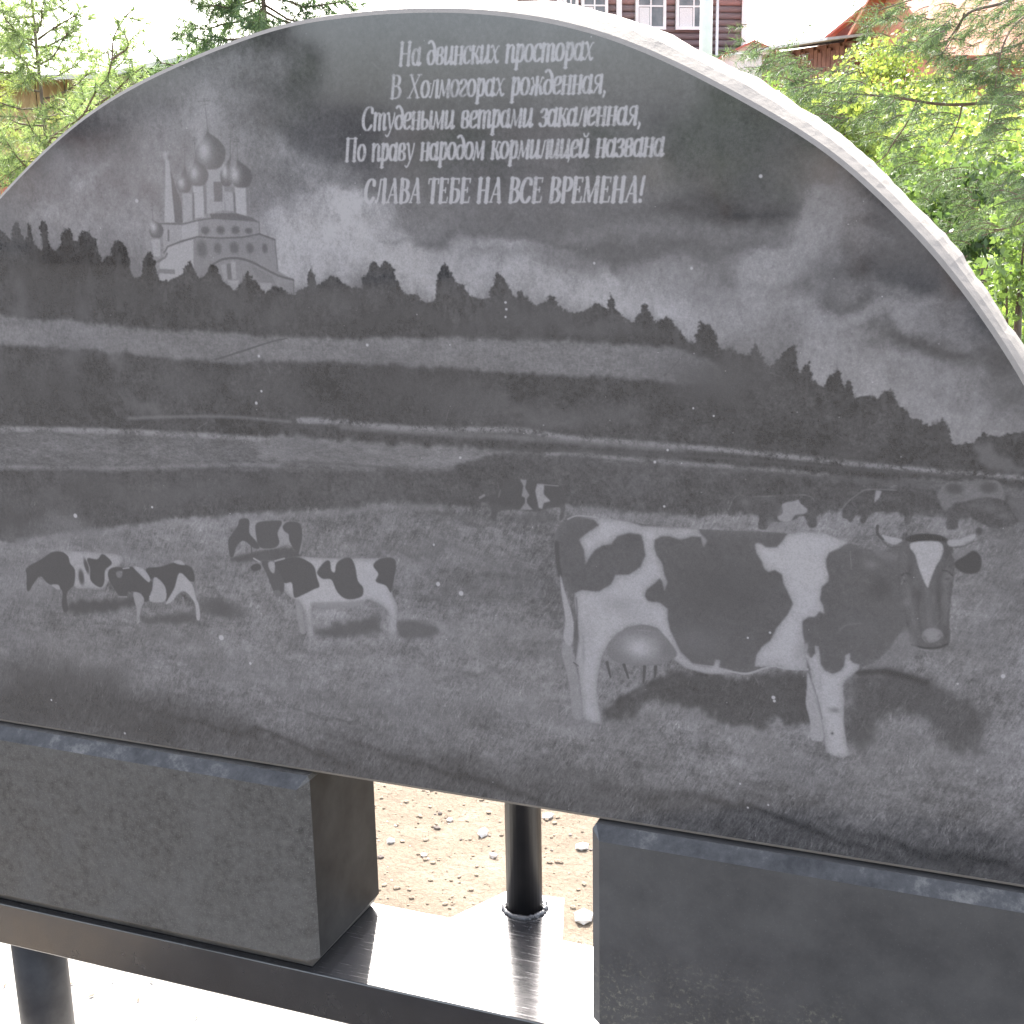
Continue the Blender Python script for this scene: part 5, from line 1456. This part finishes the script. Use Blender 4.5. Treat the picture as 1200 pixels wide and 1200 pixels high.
def build_plants():
    # left sapling
    b = onY(58, 230, 3.1); b[2] = 0; t = onY(34, -60, 3.1)
    A = lambda *p: [onY(px, py, yy) for px, py, yy in p]
    pine('pine_tree', 'young pale green pine with bare thin trunk in front of the ochre shed', b, t, .017, .38, 56, .50, 5, M['needle_soft'], Ln=.06, w=.0034, n=20, up=.35, step=.045,
         arms=[A((45, 46, 3.1), (60, 35, 3.05), (75, 26, 3.0), (89, 18, 3.0)), A((38, 50, 3.1), (22, 38, 3.0), (0, 30, 2.95)), A((42, 80, 3.1), (28, 72, 3.0), (15, 60, 3.0)),
               A((55, 170, 3.1), (62, 160, 2.9), (80, 147, 2.8), (97, 135, 2.75), (112, 108, 2.75), (125, 92, 2.75), (131, 70, 2.75), (133, 45, 2.75), (145, 22, 2.75), (155, 12, 2.75)),
               A((97, 133, 2.8), (130, 112, 2.8), (150, 92, 2.8), (168, 78, 2.8)), A((50, 120, 3.1), (70, 128, 3.0), (80, 140, 3.0)), A((131, 70, 2.75), (150, 55, 2.75), (146, 40, 2.75))])
    b = onY(150, 200, 4.2); b[2] = 0; t = onY(128, 58, 4.2)
    pine('pine_tree', 'small bushy pine peeking over the left shoulder of the slab', b, t, .018, .5, 36, .38, 6, M['needle_soft'], Ln=.06, w=.0034, n=20, up=.4, step=.05)
    b = onY(-30, 230, 3.6); b[2] = 0; t = onY(-15, -30, 3.6)
    pine('pine_tree', 'pine half cut off by the left edge of the picture with yellow green tips', b, t, .02, .45, 44, .42, 8, M['leaf_y'], Ln=.055, w=.0028, n=18, up=.4, step=.05)
    b = onY(318, 200, 5.6); b[2] = 0; t = onY(300, -190, 5.6)
    pine('pine_tree', 'grey green pine with straight trunk behind the upper left rim of the slab', b, t, .030, .50, 66, .78, 7, M['needle'], Ln=.075, w=.0042, n=26, up=-.15, step=.05)
    needle_branches()
    # weeds on the bank
    mk = lambda X, Y: (X > -.25 * Y - 1.3)
    weeds('tall_weeds', -6, 3.5, 7.0, 19, 3400, .75, .052, M['leaf'], 21, 30, mask=mk)
    weeds('yellow_weeds', -6, 3.5, 8.0, 21, 2600, .8, .052, M['leaf_y'], 22, 30, mask=mk)
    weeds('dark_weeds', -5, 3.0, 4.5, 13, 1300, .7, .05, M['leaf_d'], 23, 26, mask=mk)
    weeds('near_weeds', -1.4, 2.6, 3.2, 7.0, 760, .75, .04, M['leaf'], 24, 36, mask=lambda X, Y: X > .35 - .14 * Y)
    for i, (px, py, y, h, r, mt, lab) in enumerate([
        (1190, 420, 3.6, 1.28, .42, 'leaf', 'bright leafy shrub directly behind the right rim of the slab'),
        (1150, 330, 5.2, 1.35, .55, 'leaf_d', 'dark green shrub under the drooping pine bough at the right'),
        (1075, 250, 5.8, 1.45, .55, 'leaf', 'medium green shrub beside the slab rim in the middle of the weed bank'),
        (985, 170, 8.5, 1.0, .7, 'leaf_y', 'yellow green bush lit by the sun above the slab shoulder'),
        (905, 150, 9.5, .95, .8, 'leaf', 'broad green bush on the bank next to the wooden house'),
        (1050, 120, 13.5, 1.4, .8, 'leaf_y', 'pale yellow bush in front of the orange roof')]):
        b = onY(px, py, y); b[2] = float(ground_height(b[0], b[1]))
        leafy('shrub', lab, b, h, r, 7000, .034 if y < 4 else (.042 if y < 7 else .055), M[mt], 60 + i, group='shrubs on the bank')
    # tree by the house, and a hazy far tree line
    b = onY(735, 100, 17); b[2] = 0
    leafy('garden_tree', 'small sunlit green tree in front of the wooden house', b, 3.4, .36, 2600, .06, M['leaf'], 71, 'tree', crown0=.5, clumps=12)
# ---------------------------------------------------------------- buildings
def place_frame(root_loc, dirx):
    """local x along a wall; returns rotation about z"""
    return math.atan2(dirx[1], dirx[0])


def build_log_house():
    # right front corner of the house stands where the corner board shows
    c = onY(871, 60, 46.0); c[2] = 0
    d = np.array([.80, .60, 0]); rz = math.atan2(d[1], d[0])
    root = thing('log_house', 'maroon log house with white framed windows beyond the slab top', 'house', tuple(c), rz=rz)
    L = 6.4                                         # the wall runs from x=-L to 0 in its own frame
    k = 0
    logme = None
    z = .35; r = .11
    eave = 6.75
    wins = [(-2.35, -1.3), (-3.75, -2.9), (-5.6, -4.9), (-6.2, -5.9)]
    while z + r < eave:
        V, F = tube_vf([(-L, 0, 0), (0, 0, 0)], [r, r], 10)
        o = mesh('log', V, F, root, M['log'] if z < 6.0 else M['log_top'], True); o.location = (0, r, z + r); z += 2 * r * .97
    bx('wall', -L, 0, .12, 6.0, .0, eave - .02, root, M['log'])
    bx('foundation', -L - .02, .03, -.03, 6.02, -.1, .35, root, M['pole'])
    for x in (0.0, -4.4, -L):
        bx('corner_board', x - .09, x + .09, -.045, -.005, .35, eave, root, M['white'])
    bx('eave_board', -L - .3, .3, -.5, .35, eave, eave + .16, root, M['white'])
    V = [(-L - .4, -.55, eave + .16), (.4, -.55, eave + .16), (.4, 6.6, eave + .16), (-L - .4, 6.6, eave + .16), (-L - .4, 3.0, eave + 1.9), (.4, 3.0, eave + 1.9)]
    mesh('roof', V, [(0, 1, 5, 4), (2, 3, 4, 5), (1, 2, 5), (3, 0, 4), (3, 2, 1, 0)], root, M['slate'])
    for xa, xb in wins:
        z0, z1 = 5.45, 6.55
        w = bx('window', xa, xb, -.06, -.012, z0, z1, root, M['glass'])
        m = MB()
        t = .10
        m.box(xa - t, xa, -.10, -.008, z0 - t, z1 + t * 1.6); m.box(xb, xb + t, -.10, -.008, z0 - t, z1 + t * 1.6)
        m.box(xa, xb, -.10, -.008, z1, z1 + t * 1.6); m.box(xa, xb, -.12, -.008, z0 - t, z0)
        m.box((xa + xb) / 2 - .025, (xa + xb) / 2 + .025, -.085, -.062, z0, z1); m.box(xa, (xa + xb) / 2 - .025, -.085, -.062, z1 - .5, z1 - .45); m.box((xa + xb) / 2 + .025, xb, -.085, -.062, z1 - .5, z1 - .45)
        m.build('frame', w, M['white'])
        bx('curtain', xa + .03, (xa + xb) / 2 - .04, -.0645, -.0605, z0, z1 - .52, w, M['curtain'])
    tube('drainpipe', [(-1.02, -.14, .3), (-1.02, -.14, eave)], .05, 8, root, M['white'])
    # pale pole in front of the house
    p = onY(827, 60, 18.5); p[2] = 0
    t = thing('utility_pole', 'thick pale pole standing in front of the house wall', 'pole', tuple(p))
    tube('shaft', [(0, 0, 0), (0, 0, 6.5)], [.095, .085], 14, t, M['white'])
    tube('cap', [(0, 0, 6.5), (0, 0, 6.56)], [.1, .03], 14, t, M['slate'])


def gable(name, label, px, py, y, w, dep, hw, hr, rz, wall, roof, boards=0, cat='house'):
    c = onY(px, py, y); c[2] = 0
    root = thing(name, label, cat, tuple(c), rz=rz)
    bx('wall', -w / 2, w / 2, 0, dep, -.1, hw, root, wall)
    mesh('gable_wall', [(-w / 2, .002, hw), (w / 2, .002, hw), (0, .002, hw + hr), (-w / 2, dep, hw), (w / 2, dep, hw), (0, dep, hw + hr)], [(0, 1, 2), (4, 3, 5), (0, 3, 4, 1)], root, wall)
    o = .35
    for s in (-1, 1):
        zs = hw - o * hr / (w / 2)
        V = [(s * (w / 2 + o), -o, zs), (0, -o, hw + hr), (0, dep + o, hw + hr), (s * (w / 2 + o), dep + o, zs)]
        V += [(a, b, c2 + .07) for a, b, c2 in V]
        mesh('roof_slope', V, [(0, 1, 2, 3), (7, 6, 5, 4), (0, 4, 5, 1), (1, 5, 6, 2), (2, 6, 7, 3), (3, 7, 4, 0)], root, roof)
    for i in range(boards):
        x = -w / 2 + w * (i + .5) / boards
        bx('board', x - w / boards * .42, x + w / boards * .42, -.03, -.002, 0, hw, root, wall)
    return root


def build_sheds():
    # long low shed, red-brown boards under a pale lean-to roof
    a = onY(893, 62, 30); b = onY(1000, 66, 27); a[2] = b[2] = 0
    d = b - a; L = float(np.linalg.norm(d)); rz = math.atan2(d[1], d[0])
    root = thing('shed', 'low red brown shed with pale sheet roof to the right of the house', 'shed', tuple(a), rz=rz)
    zt = 3.55
    bx('wall', 0, L, .05, 3, 0, zt, root, M['plank_red'])
    n = 22
    for i in range(n):
        x = L * (i + .5) / n; bx('board', x - L / n * .44, x + L / n * .44, 0, .045, 0, zt - .02 - .06 * (i % 3), root, M['plank_red'])
    V = [(-.2, -.7, zt - .02), (L + .2, -.7, zt - .02), (L + .2, 3.3, zt + .38), (-.2, 3.3, zt + .38)]; V += [(x, y, z + .05) for x, y, z in V]
    mesh('roof', V, [(3, 2, 1, 0), (4, 5, 6, 7), (0, 1, 5, 4), (1, 2, 6, 5), (2, 3, 7, 6), (3, 0, 4, 7)], root, M['slate'])
    # red gabled roofs
    gable('red_roofed_house', 'house with a faded red gable roof behind the pine branch', 1068, 60, 34, 3.7, 7, 4.2, 1.35, math.radians(-8), M['plank_red'], M['roof_red'])
    gable('barn', 'barn with large rusty orange roof partly hidden by pine needles', 1050, 80, 26, 5.2, 9, 3.1, 1.45, math.radians(-62), M['roof_orange'], M['roof_orange'])
    gable('small_house', 'far low building with a strip of red roof between house and shed', 882, 58, 44, 3.2, 4, 4.1, .7, math.radians(20), M['white'], M['roof_red'])
    # faint far pink building behind the apex of the slab
    gable('far_house', 'far pink roofed building just above the top of the slab', 480, 20, 60, 2.0, 4, 6.9, .55, math.radians(90), M['white'], M['roof_red'])


def corrugated(parent, x0, x1, z0, z1, mat, y=0.0, wave=.12, amp=.012, name='sheet'):
    n = max(2, int((x1 - x0) / wave) * 6)
    X = np.linspace(x0, x1, n + 1); Y = y + amp * np.sin(2 * np.pi * (X - x0) / wave)
    V = [(x, yy, z) for z in (z0, z1) for x, yy in zip(X, Y)]; V += [(x, yy + .004, z) for z in (z0, z1) for x, yy in zip(X, Y)]
    m = n + 1
    F = [(i, i + 1, m + i + 1, m + i) for i in range(n)] + [(2 * m + i + 1, 2 * m + i, 3 * m + i, 3 * m + i + 1) for i in range(n)]
    F += [(m + i, m + i + 1, 3 * m + i + 1, 3 * m + i) for i in range(n)]
    return mesh(name, V, F, parent, mat, True)


def build_left_yard():
    y = 11.0
    a = onY(-60, 90, y); b = onY(108, 90, y); a[2] = b[2] = 0
    L = float(np.linalg.norm(b - a)); rz = math.atan2((b - a)[1], (b - a)[0])
    root = thing('storage_shed', 'ochre corrugated shed with a patched grey roof behind the left pines', 'shed', tuple(a), rz=rz)
    bx('wall', 0, L, .06, 2.6, -.05, 2.45, root, M['old_wood'])
    n = 5
    for i in range(n):
        corrugated(root, L * i / n + .01, L * (i + 1) / n - .01, 1.55 if i < 2 else .2, 2.42, M['yellow'], y=.02 - .006 * (i % 2))
    for i in range(2):
        bx('doorpost', L * i / 2 * .6, L * i / 2 * .6 + .12, -.04, .0, 0, 1.54, root, M['roof_orange'])
    V = [(-.3, -.45, 2.42), (L + .45, -.45, 2.36), (L + .45, 3.0, 2.95), (-.3, 3.0, 3.0)]; V += [(p, q, r + .05) for p, q, r in V]
    mesh('roof', V, [(3, 2, 1, 0), (4, 5, 6, 7), (0, 1, 5, 4), (1, 2, 6, 5), (2, 3, 7, 6), (3, 0, 4, 7)], root, M['slate'])
    # dark green sheet fence running to the right, its top capped by a rail
    a = onY(128, 70, 13.0); b = onY(232, 68, 13.0); a[2] = b[2] = 0
    L = float(np.linalg.norm(b - a))
    zt = float(onY(180, 66, 13.0)[2])
    root = thing('sheet_fence', 'dark green corrugated fence with a grey top rail at the slab shoulder', 'fence', tuple(a), rz=math.atan2((b - a)[1], (b - a)[0]))
    n = 4
    for i in range(n):
        corrugated(root, L * i / n + .005, L * (i + 1) / n - .005, .05, zt - .05, M['green'], y=0, wave=.15)
        tube('fence_post', [(L * i / n, .06, -.1), (L * i / n, .06, zt - .05)], .03, 8, root, M['old_wood'])
    bx('rail', -.05, L + .05, -.05, .09, zt - .05, zt + .02, root, M['old_wood'], .006)
    # pale green pointed roof seen through the left pine
    gable('green_roofed_shed', 'shed with pale green pointed roof behind the left pine trunk', 42, 60, 19, 2.6, 4, 2.7, .95, math.radians(-20), M['old_wood'], M['green_roof'], cat='shed')


def build_behind_camera():
    """what the polished stone mirrors: the yard on the photographer's side"""
    def mir(px, py, D):
        p = onY(px, py, D); return np.array([p[0], -D, p[2]])
    # dark-roofed house mirrored left of the text, walls darkened to dim their reflection
    a = mir(20, 150, 16); b = mir(268, 150, 16)
    L = abs(b[0] - a[0]); ze = float(mir(150, 127, 16)[2]); zr = float(mir(150, 104, 16)[2])
    c = np.array([(a[0] + b[0]) / 2, -16, 0])
    root = thing('cottage', 'cottage with darkened walls and low dark roof across the yard, behind the viewer', 'house', tuple(c))
    bx('wall', -L / 2, L / 2, -5, 0, -.1, ze, root, M['dark_wood'])
    V = [(-L / 2 - .4, .45, ze - .05), (L / 2 + .4, .45, ze - .05), (L / 2 - .6, -2.5, zr), (-L / 2 + .6, -2.5, zr), (-L / 2 - .4, -5.4, ze - .05), (L / 2 + .4, -5.4, ze - .05)]
    mesh('roof', V, [(0, 1, 2, 3), (5, 4, 3, 2), (1, 5, 2), (4, 0, 3), (0, 4, 5, 1)], root, M['dark_wood'])
    for x in (-.3, .05, .34):
        w = bx('window', x * L - .45, x * L + .45, .003, .03, 1.1, ze - .45, root, M['glass'])
        m = MB(); x0, x1, z0, z1 = x * L - .45, x * L + .45, 1.1, ze - .45
        m.box(x0 - .08, x0, .003, .07, z0 - .08, z1 + .08); m.box(x1, x1 + .08, .003, .07, z0 - .08, z1 + .08); m.box(x0, x1, .003, .07, z1, z1 + .08); m.box(x0, x1, .003, .07, z0 - .08, z0)
        m.build('frame', w, M['plank_red'])
    # white picket fence
    a = mir(285, 140, 40); b = mir(375, 140, 40); n = 26; W = b[0] - a[0]
    zb = float(mir(320, 146, 40)[2]); zt = float(mir(320, 126, 40)[2]) - zb
    tag(bx('retaining_wall', a[0] - 8, b[0] + 9, -40.3, -39.98, -.05, zb, None, M['dim_grey']), 'low grey retaining wall across the yard behind the viewer', 'wall')
    root = thing('picket_fence', 'white picket fence on the retaining wall across the yard', 'fence', (a[0], -40.1, zb))
    bx('rail', -.1, W + .1, -.05, -.01, .06, .11, root, M['white']); bx('rail', -.1, W + .1, -.05, -.01, zt - .14, zt - .09, root, M['white'])
    pm = None
    for i in range(n):
        if pm is None:
            pk = bx('picket', -.035, .035, 0, .02, 0, zt, root, M['white']); pm = pk.data
        else:
            pk = bpy.data.objects.new('picket', pm); COL.objects.link(pk); pk.parent = root
        pk.location = (W * i / (n - 1), 0, 0)
    q = random.Random(12)
    spots = [(312, -13, 4.1, .8), (400, -34, 2.4, 1.2), (560, -40, 2.3, 1.5), (700, -44, 2.2, 1.6), (850, -30, 2.3, 1.6), (1010, -14, 4.4, 1.9), (1120, -10, 5.2, 2.3), (1330, -12, 5.6, 2.5), (-80, -18, 6.5, 2.6)]
    for i, (px, y, h, r) in enumerate(spots):
        p = mir(px, 300, -y); sz = ['tall', 'broad', 'slim', 'rounded', 'spreading'][i % 5]
        leafy('broadleaf_tree', '%s garden tree number %s of the row behind the viewer' % (sz, ['one', 'two', 'three', 'four', 'five', 'six', 'seven', 'eight', 'nine', 'ten'][i]), (p[0], y, 0), h, r, 3600, .16, M['leaf_back'], 90 + i, 'tree',
              'garden trees behind the viewer', trunk=.11, crown0=.28, clumps=26, wood='bark')


# ---------------------------------------------------------------- build
build_materials()
build_ground()
build_slab()
build_block(-1.20, -.309, 'left granite block with dusty mottled face under the slab', M['block'], .014)
build_block(.106, .90, 'right smoother grey granite block with lichen specks low on its face', M['block2'], .013)
build_frame()
build_pebbles()
build_litter()
build_log_house()
build_sheds()
build_left_yard()
build_plants()
build_behind_camera()
